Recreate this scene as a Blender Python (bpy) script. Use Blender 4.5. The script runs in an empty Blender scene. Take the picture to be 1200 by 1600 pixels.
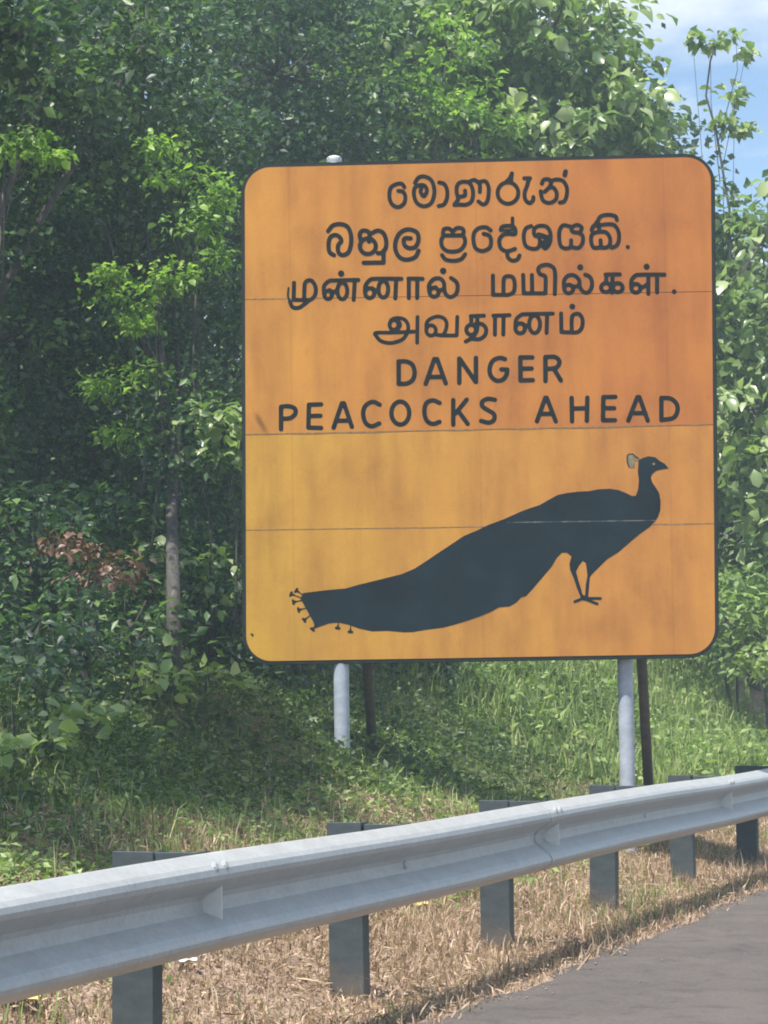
import bpy, bmesh, math, random
import numpy as np
from mathutils import Vector, Matrix, Quaternion, noise as mnoise
from mathutils.geometry import tessellate_polygon
random.seed(7)
rng = np.random.default_rng(11)
S = bpy.context.scene
COL = S.collection
R = math.radians

# ------------------------------------------------------------------ camera
F = 4000.0                      # focal length in pixels of the 1200 px wide photograph
CAMH = 1.175
PITCH = math.atan(296 / F)
ROLL = 0.0150
cam_d = bpy.data.cameras.new('camera')
cam = bpy.data.objects.new('camera', cam_d)
COL.objects.link(cam)
cam_d.sensor_fit = 'HORIZONTAL'
cam_d.sensor_width = 36.0
cam_d.lens = 36.0 * F / 1200.0
cam_d.clip_start = 0.1
cam_d.clip_end = 4000
cam_m = (Matrix.Translation((0, 0, CAMH)) @ Matrix.Rotation(math.pi / 2 + PITCH, 4, 'X')
         @ Matrix.Rotation(-ROLL, 4, 'Z'))
cam.matrix_world = cam_m
S.camera = cam
CM3 = cam_m.to_3x3()

def ray(px, py):
    return (CM3 @ Vector(((px - 600) / F, -(py - 800) / F, -1.0)))

def at(px, py, Y):
    d = ray(px, py)
    t = Y / d.y
    return Vector((d.x * t, Y, CAMH + d.z * t))

# ------------------------------------------------------------------ sky, sun, exposure
sun_dir = Vector((-0.30, -0.36, 0.88)).normalized()
elev = math.asin(sun_dir.z)
W = bpy.data.worlds.new('World'); S.world = W; W.use_nodes = True
nt = W.node_tree; nt.nodes.clear()
def N(tree, typ, **kw):
    n = tree.nodes.new(typ)
    for k, v in kw.items(): setattr(n, k, v)
    return n
sky = N(nt, 'ShaderNodeTexSky', sky_type='NISHITA', sun_disc=False)
sky.sun_elevation = elev
sky.sun_rotation = math.atan2(sun_dir.x, sun_dir.y)
sky.air_density = 1.0; sky.dust_density = 0.6; sky.ozone_density = 3.5
bg = N(nt, 'ShaderNodeBackground'); bg.inputs['Strength'].default_value = 0.12
bgc = N(nt, 'ShaderNodeBackground'); bgc.inputs['Color'].default_value = (0.86, 0.93, 1.0, 1); bgc.inputs['Strength'].default_value = 0.74
mixw = N(nt, 'ShaderNodeMixShader')
out = N(nt, 'ShaderNodeOutputWorld')
tc = N(nt, 'ShaderNodeTexCoord')
mp = N(nt, 'ShaderNodeMapping'); mp.inputs['Scale'].default_value = (1, 1, 2.2)
mp.inputs['Location'].default_value = (0.31, 0.1, 0.13)
cn = N(nt, 'ShaderNodeTexNoise'); cn.inputs['Scale'].default_value = 6.5; cn.inputs['Detail'].default_value = 9; cn.inputs['Roughness'].default_value = 0.55
cr = N(nt, 'ShaderNodeValToRGB')
cr.color_ramp.elements[0].position = 0.47; cr.color_ramp.elements[1].position = 0.62
nt.links.new(tc.outputs['Generated'], mp.inputs['Vector'])
nt.links.new(mp.outputs[0], cn.inputs['Vector'])
nt.links.new(cn.outputs['Fac'], cr.inputs['Fac'])
nt.links.new(cr.outputs['Color'], mixw.inputs['Fac'])
nt.links.new(sky.outputs[0], bg.inputs['Color'])
nt.links.new(bg.outputs[0], mixw.inputs[1]); nt.links.new(bgc.outputs[0], mixw.inputs[2])
nt.links.new(mixw.outputs[0], out.inputs['Surface'])
sd = bpy.data.lights.new('sun', 'SUN'); sd.energy = 4.6; sd.angle = R(0.53); sd.color = (1.0, 0.95, 0.87)
so = bpy.data.objects.new('sun', sd); COL.objects.link(so)
so.rotation_euler = sun_dir.to_track_quat('Z', 'Y').to_euler()
so.location = (0, 0, 30)
S.view_settings.view_transform = 'Standard'
S.view_settings.look = 'None'
S.view_settings.exposure = 0.6
S.view_settings.gamma = 1.0
S.view_settings.use_curve_mapping = False
S.render.engine = 'CYCLES'
S.cycles.filter_width = 1.9
S.cycles.max_bounces = 7
S.cycles.volume_bounces = 1
S.cycles.use_denoising = True

# ------------------------------------------------------------------ helpers
def tag(o, label=None, cat=None, group=None, kind=None):
    if label: o['label'] = label
    if cat: o['category'] = cat
    if group: o['group'] = group
    if kind: o['kind'] = kind
    return o

def empty(name, loc, label=None, cat=None, group=None):
    o = bpy.data.objects.new(name, None); COL.objects.link(o)
    o.location = loc; o.empty_display_size = 0.2
    return tag(o, label, cat, group)

def link_mesh(name, me, mat, parent=None):
    o = bpy.data.objects.new(name, me); COL.objects.link(o)
    if mat is not None and not me.materials: me.materials.append(mat)
    if parent is not None: o.parent = parent
    return o

def mesh_np(name, co, faces, tint=None, smooth=False):
    """co (N,3); faces (M,k) all the same k"""
    me = bpy.data.meshes.new(name)
    co = np.ascontiguousarray(co, dtype=np.float32); faces = np.ascontiguousarray(faces, dtype=np.int32)
    k = faces.shape[1]
    me.vertices.add(len(co)); me.vertices.foreach_set('co', co.ravel())
    me.loops.add(faces.size); me.loops.foreach_set('vertex_index', faces.ravel())
    me.polygons.add(len(faces))
    me.polygons.foreach_set('loop_start', np.arange(0, faces.size, k, dtype=np.int32))
    me.polygons.foreach_set('loop_total', np.full(len(faces), k, dtype=np.int32))
    if smooth: me.polygons.foreach_set('use_smooth', np.ones(len(faces), dtype=bool))
    if tint is not None:
        a = me.attributes.new('tint', 'FLOAT', 'POINT')
        a.data.foreach_set('value', np.ascontiguousarray(tint, dtype=np.float32))
    me.update(calc_edges=True)
    return me

def mesh_py(name, verts, faces, smooth=False):
    me = bpy.data.meshes.new(name)
    me.from_pydata([tuple(v) for v in verts], [], faces)
    if smooth:
        for p in me.polygons: p.use_smooth = True
    me.update()
    return me

def bevel_mesh(me, w, seg=2):
    bm = bmesh.new(); bm.from_mesh(me)
    bmesh.ops.recalc_face_normals(bm, faces=bm.faces)
    bmesh.ops.bevel(bm, geom=list(bm.edges), offset=w, segments=seg, affect='EDGES', clamp_overlap=True)
    bm.to_mesh(me); bm.free(); me.update()
    return me

def tube(path, radii, n=10, cap=True):
    """tube around a list of points -> verts, quads"""
    vs, fs = [], []
    path = [Vector(p) for p in path]
    for i, p in enumerate(path):
        a = path[max(0, i - 1)]; b = path[min(len(path) - 1, i + 1)]
        d = (b - a).normalized()
        u = d.orthogonal().normalized() if i == 0 else (u - d * u.dot(d)).normalized()
        v = d.cross(u)
        for k in range(n):
            t = 2 * math.pi * k / n
            vs.append(p + (u * math.cos(t) + v * math.sin(t)) * radii[i])
    for i in range(len(path) - 1):
        for k in range(n):
            fs.append((i * n + k, i * n + (k + 1) % n, (i + 1) * n + (k + 1) % n, (i + 1) * n + k))
    if cap:
        fs.append(tuple(range(n - 1, -1, -1)))
        fs.append(tuple(range((len(path) - 1) * n, len(path) * n)))
    return vs, fs

# ------------------------------------------------------------------ materials
def mat(name):
    m = bpy.data.materials.new(name); m.use_nodes = True
    t = m.node_tree
    return m, t, t.nodes['Principled BSDF']

def ramp(t, stops, interp='LINEAR'):
    r = N(t, 'ShaderNodeValToRGB'); e = r.color_ramp.elements
    r.color_ramp.interpolation = interp
    while len(e) < len(stops): e.new(0.5)
    for el, (p, c) in zip(e, stops):
        el.position = p; el.color = (c[0], c[1], c[2], 1)
    return r

def noise_node(t, scale, detail=5, rough=0.6, coords='Object', sc=(1, 1, 1)):
    c = N(t, 'ShaderNodeTexCoord'); m = N(t, 'ShaderNodeMapping'); m.inputs['Scale'].default_value = sc
    n = N(t, 'ShaderNodeTexNoise'); n.inputs['Scale'].default_value = scale
    n.inputs['Detail'].default_value = detail; n.inputs['Roughness'].default_value = rough
    t.links.new(c.outputs[coords], m.inputs[0]); t.links.new(m.outputs[0], n.inputs['Vector'])
    return n

def mixc(t, fac, a, b, mode='MIX'):
    m = N(t, 'ShaderNodeMix', data_type='RGBA', blend_type=mode)
    for sock, v in ((m.inputs[0], fac), (m.inputs[6], a), (m.inputs[7], b)):
        if isinstance(v, (int, float)): sock.default_value = v
        elif isinstance(v, tuple): sock.default_value = (v[0], v[1], v[2], 1)
        else: t.links.new(v, sock)
    return m.outputs[2]

def bump(t, b, height, strength=0.3, dist=0.01):
    n = N(t, 'ShaderNodeBump'); n.inputs['Strength'].default_value = strength; n.inputs['Distance'].default_value = dist
    t.links.new(height, n.inputs['Height']); t.links.new(n.outputs[0], b.inputs['Normal'])

def leaf_mat(name, dark, mid, light, transl=0.35, rough=0.42, spec=0.5):
    m, t, b = mat(name)
    at_ = N(t, 'ShaderNodeAttribute', attribute_name='tint')
    r = ramp(t, [(0.0, dark), (0.5, mid), (0.9, light)])
    t.links.new(at_.outputs['Fac'], r.inputs[0])
    t.links.new(r.outputs[0], b.inputs['Base Color'])
    b.inputs['Roughness'].default_value = rough
    b.inputs['Specular IOR Level'].default_value = spec
    tr = N(t, 'ShaderNodeBsdfTranslucent')
    c2 = mixc(t, 1.0, r.outputs[0], (1.2, 1.5, 0.65), 'MULTIPLY')
    t.links.new(c2, tr.inputs['Color'])
    mx = N(t, 'ShaderNodeMixShader'); mx.inputs[0].default_value = transl
    o = t.nodes['Material Output']
    t.links.new(b.outputs[0], mx.inputs[1]); t.links.new(tr.outputs[0], mx.inputs[2])
    t.links.new(mx.outputs[0], o.inputs['Surface'])
    return m

M = {}
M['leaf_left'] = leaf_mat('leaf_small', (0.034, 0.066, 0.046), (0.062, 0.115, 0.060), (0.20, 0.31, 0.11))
M['leaf_big'] = leaf_mat('leaf_broad', (0.09, 0.15, 0.05), (0.25, 0.34, 0.13), (0.56, 0.63, 0.33), rough=0.32, spec=0.8)
M['leaf_lime'] = leaf_mat('leaf_lime', (0.12, 0.20, 0.05), (0.24, 0.38, 0.08), (0.44, 0.58, 0.14), transl=0.45)
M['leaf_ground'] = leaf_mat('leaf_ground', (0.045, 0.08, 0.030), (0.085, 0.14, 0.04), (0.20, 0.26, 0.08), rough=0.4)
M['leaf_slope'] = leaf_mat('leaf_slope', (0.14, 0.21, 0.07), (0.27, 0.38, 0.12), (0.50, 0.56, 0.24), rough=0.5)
M['leaf_dead'] = leaf_mat('leaf_dead', (0.13, 0.07, 0.05), (0.24, 0.13, 0.09), (0.36, 0.24, 0.17), transl=0.2)
M['grass_green'] = leaf_mat('grass_green', (0.10, 0.15, 0.05), (0.23, 0.31, 0.09), (0.44, 0.48, 0.21), transl=0.3, rough=0.55, spec=0.3)
M['straw'] = leaf_mat('straw', (0.11, 0.070, 0.048), (0.42, 0.285, 0.20), (0.70, 0.54, 0.41), transl=0.2, rough=0.6, spec=0.3)

def bark():
    m, t, b = mat('bark')
    n = noise_node(t, 9, 7, 0.65, sc=(3, 3, 0.7))
    r = ramp(t, [(0.3, (0.045, 0.04, 0.035)), (0.55, (0.10, 0.09, 0.08)), (0.75, (0.19, 0.175, 0.16))])
    t.links.new(n.outputs['Fac'], r.inputs[0]); t.links.new(r.outputs[0], b.inputs['Base Color'])
    b.inputs['Roughness'].default_value = 0.9
    bump(t, b, n.outputs['Fac'], 0.8, 0.03)
    return m
M['bark'] = bark()

def galv(name, c1, c2, metallic, rough, streak=True):
    m, t, b = mat(name)
    n = noise_node(t, 6, 6, 0.6, sc=(1, 1, 3))
    n2 = noise_node(t, 45, 4, 0.6)
    r = ramp(t, [(0.32, c1), (0.68, c2)])
    t.links.new(n.outputs['Fac'], r.inputs[0])
    c = mixc(t, 0.22, r.outputs[0], n2.outputs['Fac'], 'OVERLAY')
    n3 = noise_node(t, 2.6, 9, 0.75)
    rr = ramp(t, [(0.60, (0, 0, 0)), (0.72, (1, 1, 1))])
    t.links.new(n3.outputs['Fac'], rr.inputs[0])
    f = N(t, 'ShaderNodeMath', operation='MULTIPLY'); f.inputs[1].default_value = 0.35
    t.links.new(rr.outputs[0], f.inputs[0])
    c = mixc(t, f.outputs[0], c, (0.12, 0.095, 0.075))
    t.links.new(c, b.inputs['Base Color'])
    b.inputs['Metallic'].default_value = metallic
    mr = N(t, 'ShaderNodeMapRange'); mr.inputs['To Min'].default_value = rough - 0.08; mr.inputs['To Max'].default_value = rough + 0.14
    t.links.new(n.outputs['Fac'], mr.inputs[0]); t.links.new(mr.outputs[0], b.inputs['Roughness'])
    bump(t, b, n2.outputs['Fac'], 0.12, 0.004)
    return m
def splash(m, z0, z1):
    t = m.node_tree; b = t.nodes['Principled BSDF']; src = b.inputs['Base Color'].links[0].from_socket
    c = N(t, 'ShaderNodeTexCoord'); sp = N(t, 'ShaderNodeSeparateXYZ'); t.links.new(c.outputs['Object'], sp.inputs[0])
    nn = noise_node(t, 16, 6, 0.7)
    a = N(t, 'ShaderNodeMath', operation='MULTIPLY_ADD'); a.inputs[1].default_value = 0.30; t.links.new(nn.outputs['Fac'], a.inputs[0]); t.links.new(sp.outputs['Z'], a.inputs[2])
    mr = N(t, 'ShaderNodeMapRange'); mr.inputs['From Min'].default_value = z0 + 0.12; mr.inputs['From Max'].default_value = z1 + 0.18
    mr.inputs['To Min'].default_value = 0.75; mr.inputs['To Max'].default_value = 0.0
    t.links.new(a.outputs[0], mr.inputs[0])
    t.links.new(mixc(t, mr.outputs[0], src, (0.20, 0.14, 0.10)), b.inputs['Base Color'])
M['beam'] = galv('galvanised_beam', (0.40, 0.415, 0.41), (0.47, 0.485, 0.48), 0.12, 0.45)
M['post'] = galv('weathered_post', (0.042, 0.055, 0.062), (0.07, 0.088, 0.098), 0.2, 0.6)
M['block'] = galv('weathered_block', (0.042, 0.055, 0.062), (0.07, 0.088, 0.098), 0.2, 0.6)
splash(M['post'], 0.38, 0.55)
M['sign_post'] = galv('grey_painted_post', (0.33, 0.37, 0.43), (0.46, 0.50, 0.57), 0.1, 0.5)
M['brace'] = galv('rusty_brace', (0.07, 0.055, 0.045), (0.13, 0.10, 0.08), 0.1, 0.8)
M['reflector'] = galv('reflector_plate', (0.66, 0.67, 0.65), (0.76, 0.77, 0.74), 0.0, 0.5)
def flat(name, c, rough=0.6, var=0.25, scale=12, spec=0.5):
    m, t, b = mat(name)
    n = noise_node(t, scale, 6, 0.6)
    c1 = tuple(x * (1 - var) for x in c); c2 = tuple(min(1, x * (1 + var)) for x in c)
    r = ramp(t, [(0.3, c1), (0.7, c2)])
    t.links.new(n.outputs['Fac'], r.inputs[0]); t.links.new(r.outputs[0], b.inputs['Base Color'])
    b.inputs['Roughness'].default_value = rough; b.inputs['Specular IOR Level'].default_value = spec
    return m
M['ink'] = flat('black_lettering', (0.010, 0.013, 0.014), 0.8, 0.4, 20, 0.12)
M['bird'] = flat('dark_blue_silhouette', (0.008, 0.017, 0.025), 0.8, 0.4, 4, 0.15)
M['crest'] = flat('faded_olive_crest', (0.20, 0.17, 0.10), 0.6, 0.3, 30)
M['backing'] = flat('dark_backing', (0.016, 0.022, 0.022), 0.7, 0.3, 12, 0.2)
M['white_cap'] = flat('white_cap', (0.75, 0.75, 0.72), 0.5, 0.08)
M['rubbish'] = flat('yellow_wrapper', (0.75, 0.55, 0.22), 0.5, 0.2)
M['stone'] = flat('pale_stone', (0.26, 0.21, 0.18), 0.85, 0.35, 25)

def sheeting(name, left, right, seed):
    """weathered reflective sheeting; Object coords are metres on the board, x to the right, z up"""
    m, t, b = mat(name)
    c = N(t, 'ShaderNodeTexCoord'); sp = N(t, 'ShaderNodeSeparateXYZ'); t.links.new(c.outputs['Object'], sp.inputs[0])
    mr = N(t, 'ShaderNodeMapRange'); mr.inputs['From Min'].default_value = -1.5; mr.inputs['From Max'].default_value = 0.9
    big = noise_node(t, 0.9, 4, 0.55); big.inputs['Scale'].default_value = 0.9
    ad = N(t, 'ShaderNodeMath', operation='MULTIPLY_ADD'); ad.inputs[1].default_value = 1.6; ad.inputs[2].default_value = -0.8
    t.links.new(big.outputs['Fac'], ad.inputs[0])
    ax = N(t, 'ShaderNodeMath', operation='ADD'); t.links.new(sp.outputs['X'], ax.inputs[0]); t.links.new(ad.outputs[0], ax.inputs[1])
    t.links.new(ax.outputs[0], mr.inputs[0])
    base = mixc(t, mr.outputs[0], left, right)
    # vertical run-off streaks
    st = noise_node(t, 3.2, 6, 0.55, sc=(2.2, 1, 0.35)); 
    rs = ramp(t, [(0.42, (1, 1, 1)), (0.72, (0.80, 0.76, 0.80))]); t.links.new(st.outputs['Fac'], rs.inputs[0])
    base = mixc(t, 1.0, base, rs.outputs[0], 'MULTIPLY')
    sp2 = noise_node(t, 11, 8, 0.7, sc=(1.4, 1, 0.8))
    r2 = ramp(t, [(0.60, (1, 1, 1)), (0.75, (0.80, 0.78, 0.76))]); t.links.new(sp2.outputs['Fac'], r2.inputs[0])
    base = mixc(t, 1.0, base, r2.outputs[0], 'MULTIPLY')
    bl = noise_node(t, 2.3, 5, 0.6, sc=(1, 1, 0.8))
    rb = ramp(t, [(0.36, (0.86, 0.82, 0.84)), (0.50, (1, 1, 1)), (0.66, (1.08, 1.12, 1.02))]); t.links.new(bl.outputs['Fac'], rb.inputs[0])
    base = mixc(t, 1.0, base, rb.outputs[0], 'MULTIPLY')
    # joins of the narrower strips: a faint dark upright line now and then, and smudges along it
    wv = N(t, 'ShaderNodeMath', operation='PINGPONG'); wv.inputs[1].default_value = 0.61
    t.links.new(sp.outputs['X'], wv.inputs[0])
    rl = ramp(t, [(0.0, (0.86, 0.84, 0.82)), (0.012, (1, 1, 1))]); t.links.new(wv.outputs[0], rl.inputs[0])
    base = mixc(t, 0.7, base, rl.outputs[0], 'MULTIPLY')
    fine = noise_node(t, 160, 2, 0.5)
    rf = ramp(t, [(0.3, (0.92, 0.92, 0.92)), (0.7, (1.05, 1.05, 1.05))]); t.links.new(fine.outputs['Fac'], rf.inputs[0])
    base = mixc(t, 1.0, base, rf.outputs[0], 'MULTIPLY')
    t.links.new(base, b.inputs['Base Color'])
    b.inputs['Roughness'].default_value = 0.55
    b.inputs['Specular IOR Level'].default_value = 0.35
    bump(t, b, big.outputs['Fac'], 0.08, 0.02)
    return m
M['sheet_up'] = sheeting('orange_sheeting', (0.55, 0.240, 0.038), (0.46, 0.158, 0.030), 1)
M['sheet_low'] = sheeting('amber_sheeting', (0.54, 0.290, 0.038), (0.51, 0.215, 0.040), 2)
M['grime'] = flat('seam_grime', (0.24, 0.14, 0.06), 0.8, 0.4, 30)

# ------------------------------------------------------------------ thin volume added to lift the darks, for the car window's veil
hm = bpy.data.materials.new('veil_haze'); hm.use_nodes = True
ht = hm.node_tree; ht.nodes.clear()
ho = N(ht, 'ShaderNodeOutputMaterial'); hv = N(ht, 'ShaderNodeVolumePrincipled')
hv.inputs['Color'].default_value = (0.70, 0.90, 0.98, 1); hv.inputs['Density'].default_value = 0.0027; hv.inputs['Anisotropy'].default_value = 0.0
ht.links.new(hv.outputs[0], ho.inputs['Volume'])
hx, hy, z0, z1 = 1300, 1300, -22, 16
hz = link_mesh('veil_haze', mesh_py('veil_haze', [(x, y, z) for z in (z0, z1) for x, y in ((-hx, -hy), (hx, -hy), (hx, hy), (-hx, hy))],
     [(3, 2, 1, 0), (4, 5, 6, 7), (0, 1, 5, 4), (1, 2, 6, 5), (2, 3, 7, 6), (3, 0, 4, 7)]), hm)
tag(hz, kind='stuff')

# ------------------------------------------------------------------ road coordinates and terrain
PHI = math.atan(1380 / F); cP, sP = math.cos(PHI), math.sin(PHI)
RAILW = 3.41                 # lateral distance of the post line from the camera's track
def DW(x, y): return y * cP + x * sP, y * sP - x * cP
def XY(D, w): return D * sP - w * cP, D * cP + w * sP
_cs = rng.uniform(0, 6.28, (12, 2)); _ca = rng.uniform(0, 6.28, 12); _cf = np.array([0.5, 0.7, 0.9, 1.3, 1.7, 2.3, 3.1, 4.3, 5.9, 8.1, 11, 15])
def fbm(x, y, a=0.55):
    r = 0; amp = 1.0; tot = 0
    for i in range(12):
        r = r + amp * np.sin(_cf[i] * (x * np.cos(_ca[i]) + y * np.sin(_ca[i])) + _cs[i, 0]) * np.cos(_cf[i] * 0.8 * (x * np.sin(_ca[i]) - y * np.cos(_ca[i])) + _cs[i, 1])
        tot += amp; amp *= 0.86
    return r / tot * 2.2
def height(x, y):
    x = np.asarray(x, float); y = np.asarray(y, float)
    D = y * cP + x * sP; w = y * sP - x * cP
    off = w - RAILW
    n = fbm(x * 1.0, y * 1.0)
    h = np.where(off < -0.49, -0.012 * np.clip(-0.49 - off, 0, 4), 0.0)
    verge = np.clip((off + 0.49) / 0.15, 0, 1)
    h = h + verge * 0.02
    h = h + np.clip(off, 0, 2.0) * 0.30 + np.clip(off - 2.0, 0, 0.8) * 0.64 + np.clip(off - 2.8, 0, 7.2) * (0.10 + 0.54 * np.clip((D - 16) / 5, 0, 1)) + np.clip(off - 10, 0, 60) * 0.14
    # low mound behind the near end of the rail, shallow gully under the sign
    h = h + 0.10 * np.exp(-(((off - 1.5) / 0.7) ** 2) - ((D - 12.5) / 2.6) ** 2)
    h = h - 0.22 * np.exp(-(((off - 2.8) / 1.0) ** 2) - ((D - 18.6) / 2.0) ** 2)
    h = h + verge * n * (0.018 + 0.05 * np.clip(off, 0, 3))
    left = np.clip(-off - 12, 0, 400)
    return h + left * 0.02

def axis(points, far):
    return np.array(points)
dax = np.concatenate([-np.geomspace(400, 4, 14), np.arange(-2, 6, 1.0), np.arange(6, 26, 0.10), np.arange(26, 48, 0.3), np.geomspace(48, 900, 26)])
wax = np.concatenate([-np.geomspace(500, 10, 12), np.arange(-9, 2.8, 0.8), np.arange(2.84, 8.6, 0.06), np.arange(8.6, 22, 0.35), np.geomspace(22, 600, 20)])
GD, GW = np.meshgrid(dax, wax, indexing='ij')
GX, GY = XY(GD, GW)
GZ = height(GX, GY)
nD, nW = GD.shape
co = np.stack([GX, GY, GZ], -1).reshape(-1, 3)
idx = np.arange(nD * nW).reshape(nD, nW)
fc = np.stack([idx[:-1, :-1], idx[:-1, 1:], idx[1:, 1:], idx[1:, :-1]], -1).reshape(-1, 4)
def ground_mat():
    m, t, b = mat('bank_soil')
    n1 = noise_node(t, 1.3, 8, 0.65); n2 = noise_node(t, 14, 8, 0.7); n3 = noise_node(t, 80, 4, 0.6)
    r1 = ramp(t, [(0.35, (0.055, 0.075, 0.03)), (0.50, (0.11, 0.105, 0.05)), (0.63, (0.24, 0.165, 0.11))])
    t.links.new(n1.outputs['Fac'], r1.inputs[0])
    r2 = ramp(t, [(0.35, (0.55, 0.55, 0.55)), (0.7, (1.35, 1.3, 1.2))]); t.links.new(n2.outputs['Fac'], r2.inputs[0])
    c = mixc(t, 1.0, r1.outputs[0], r2.outputs[0], 'MULTIPLY')
    # dry strip beside the road: distance from the rail line
    tc_ = N(t, 'ShaderNodeTexCoord'); sp = N(t, 'ShaderNodeSeparateXYZ'); t.links.new(tc_.outputs['Object'], sp.inputs[0])
    a = N(t, 'ShaderNodeMath', operation='MULTIPLY'); a.inputs[1].default_value = sP; t.links.new(sp.outputs['Y'], a.inputs[0])
    d = N(t, 'ShaderNodeMath', operation='MULTIPLY_ADD'); d.inputs[1].default_value = -cP; t.links.new(sp.outputs['X'], d.inputs[0]); t.links.new(a.outputs[0], d.inputs[2])
    j = N(t, 'ShaderNodeMath', operation='MULTIPLY_ADD'); j.inputs[1].default_value = 1.2; t.links.new(n1.outputs['Fac'], j.inputs[0]); t.links.new(d.outputs[0], j.inputs[2])
    mr = N(t, 'ShaderNodeMapRange'); mr.inputs['From Min'].default_value = 4.5; mr.inputs['From Max'].default_value = 5.1
    t.links.new(j.outputs[0], mr.inputs[0])
    rs = ramp(t, [(0.30, (0.20, 0.135, 0.10)), (0.5, (0.38, 0.27, 0.20)), (0.68, (0.52, 0.40, 0.31))]); t.links.new(n2.outputs['Fac'], rs.inputs[0])
    c = mixc(t, mr.outputs[0], rs.outputs[0], c)
    t.links.new(c, b.inputs['Base Color']); b.inputs['Roughness'].default_value = 0.95
    bump(t, b, n3.outputs['Fac'], 0.6, 0.02)
    return m
gr = link_mesh('ground', mesh_np('ground', co, fc, smooth=True), ground_mat()); tag(gr, kind='structure')

# road: one sheet above the ground, wavering edge where the dry grass creeps over it
def asphalt():
    m, t, b = mat('asphalt')
    n1 = noise_node(t, 0.9, 5, 0.55); n2 = noise_node(t, 70, 3, 0.7); n3 = noise_node(t, 7, 6, 0.6)
    r = ramp(t, [(0.35, (0.092, 0.078, 0.070)), (0.65, (0.130, 0.110, 0.098))]); t.links.new(n1.outputs['Fac'], r.inputs[0])
    r2 = ramp(t, [(0.3, (0.72, 0.72, 0.74)), (0.72, (1.3, 1.28, 1.25))]); t.links.new(n2.outputs['Fac'], r2.inputs[0])
    c = mixc(t, 1.0, r.outputs[0], r2.outputs[0], 'MULTIPLY')
    r3 = ramp(t, [(0.36, (0.62, 0.62, 0.64)), (0.5, (1, 1, 1))]); t.links.new(n3.outputs['Fac'], r3.inputs[0])
    c = mixc(t, 0.6, c, r3.outputs[0], 'MULTIPLY')
    vo = N(t, 'ShaderNodeTexVoronoi'); vo.inputs['Scale'].default_value = 55; vc = N(t, 'ShaderNodeTexCoord'); t.links.new(vc.outputs['Object'], vo.inputs['Vector'])
    rv_ = ramp(t, [(0.02, (2.2, 2.1, 1.95)), (0.16, (1, 1, 1))]); t.links.new(vo.outputs['Distance'], rv_.inputs[0])
    c = mixc(t, 0.8, c, rv_.outputs[0], 'MULTIPLY')
    v2 = N(t, 'ShaderNodeTexVoronoi', feature='DISTANCE_TO_EDGE'); v2.inputs['Scale'].default_value = 0.8
    wn = noise_node(t, 2.5, 6, 0.6); wm = mixc(t, 0.25, vc.outputs['Object'], wn.outputs['Color']); t.links.new(wm, v2.inputs['Vector'])
    rc = ramp(t, [(0.002, (0.45, 0.45, 0.45)), (0.010, (1, 1, 1))]); t.links.new(v2.outputs['Distance'], rc.inputs[0])
    c = mixc(t, 0.18, c, rc.outputs[0], 'MULTIPLY')
    t.links.new(c, b.inputs['Base Color']); b.inputs['Roughness'].default_value = 0.85
    bump(t, b, n2.outputs['Fac'], 0.5, 0.006)
    return m
ds = np.concatenate([-np.geomspace(400, 4, 14), np.arange(-2, 40, 0.12), np.geomspace(40, 900, 24)])
vs = []; fs = []
for i, D in enumerate(ds):
    we = 2.93 + 0.035 * math.sin(D * 2.3) + 0.03 * math.sin(D * 5.9 + 1) + 0.02 * math.sin(D * 13.7)
    for w in (-9.0, -4.0, 0.0, 1.5, 2.4, we):
        x, y = XY(D, w)
        vs.append((x, y, float(height(*XY(D, min(w, 2.9)))) + 0.012 if w < 2.8 else 0.012))
for i in range(len(ds) - 1):
    for k in range(5):
        a = i * 6 + k
        fs.append((a, a + 1, a + 7, a + 6))
rd = link_mesh('road', mesh_py('road', vs, fs, True), asphalt()); tag(rd, kind='structure')

# ------------------------------------------------------------------ leaf meshes
def orient(N_, up_bias=0.6, droop=0.15):
    """random leaf frames: direction (along the blade) and normal"""
    th = rng.uniform(0, 2 * np.pi, N_)
    el = rng.normal(-droop, 0.45, N_)
    d = np.stack([np.cos(th) * np.cos(el), np.sin(th) * np.cos(el), np.sin(el)], -1)
    nrm = rng.normal(0, 1, (N_, 3)) * (1 - up_bias) + np.array([0, 0, 1.0]) * up_bias
    nrm -= (nrm * d).sum(-1, keepdims=True) * d
    nrm /= np.linalg.norm(nrm, axis=-1, keepdims=True) + 1e-9
    return d, nrm

def leaves(pos, d, n, L, Wd, tint, broad=False):
    """folded leaves -> co, faces(tri), tint"""
    s = np.cross(d, n)
    L = L[:, None]; Wd = Wd[:, None]
    if not broad:
        v = [pos, pos + d * L * 0.45 + s * Wd * 0.5 + n * Wd * 0.14,
             pos + d * L - n * L * 0.10, pos + d * L * 0.45 - s * Wd * 0.5 + n * Wd * 0.14]
        k = 4; f = [(0, 1, 2), (0, 2, 3)]
    else:
        v = [pos,
             pos + d * L * 0.22 + s * Wd * 0.38 + n * Wd * 0.10, pos + d * L * 0.62 + s * Wd * 0.46 + n * Wd * 0.08,
             pos + d * L * 0.94 - n * L * 0.30,
             pos + d * L * 0.62 - s * Wd * 0.44 + n * Wd * 0.04, pos + d * L * 0.22 - s * Wd * 0.38 + n * Wd * 0.10,
             pos + d * L * 0.45 - n * L * 0.02]
        k = 7; f = [(0, 1, 6), (1, 2, 6), (2, 3, 6), (3, 4, 6), (4, 5, 6), (5, 0, 6)]
    co = np.stack(v, 1).reshape(-1, 3)
    base = (np.arange(len(pos)) * k)[:, None, None]
    fc = (np.array(f)[None] + base).reshape(-1, 3)
    tt = np.repeat(tint, k)
    return co, fc, tt

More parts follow.
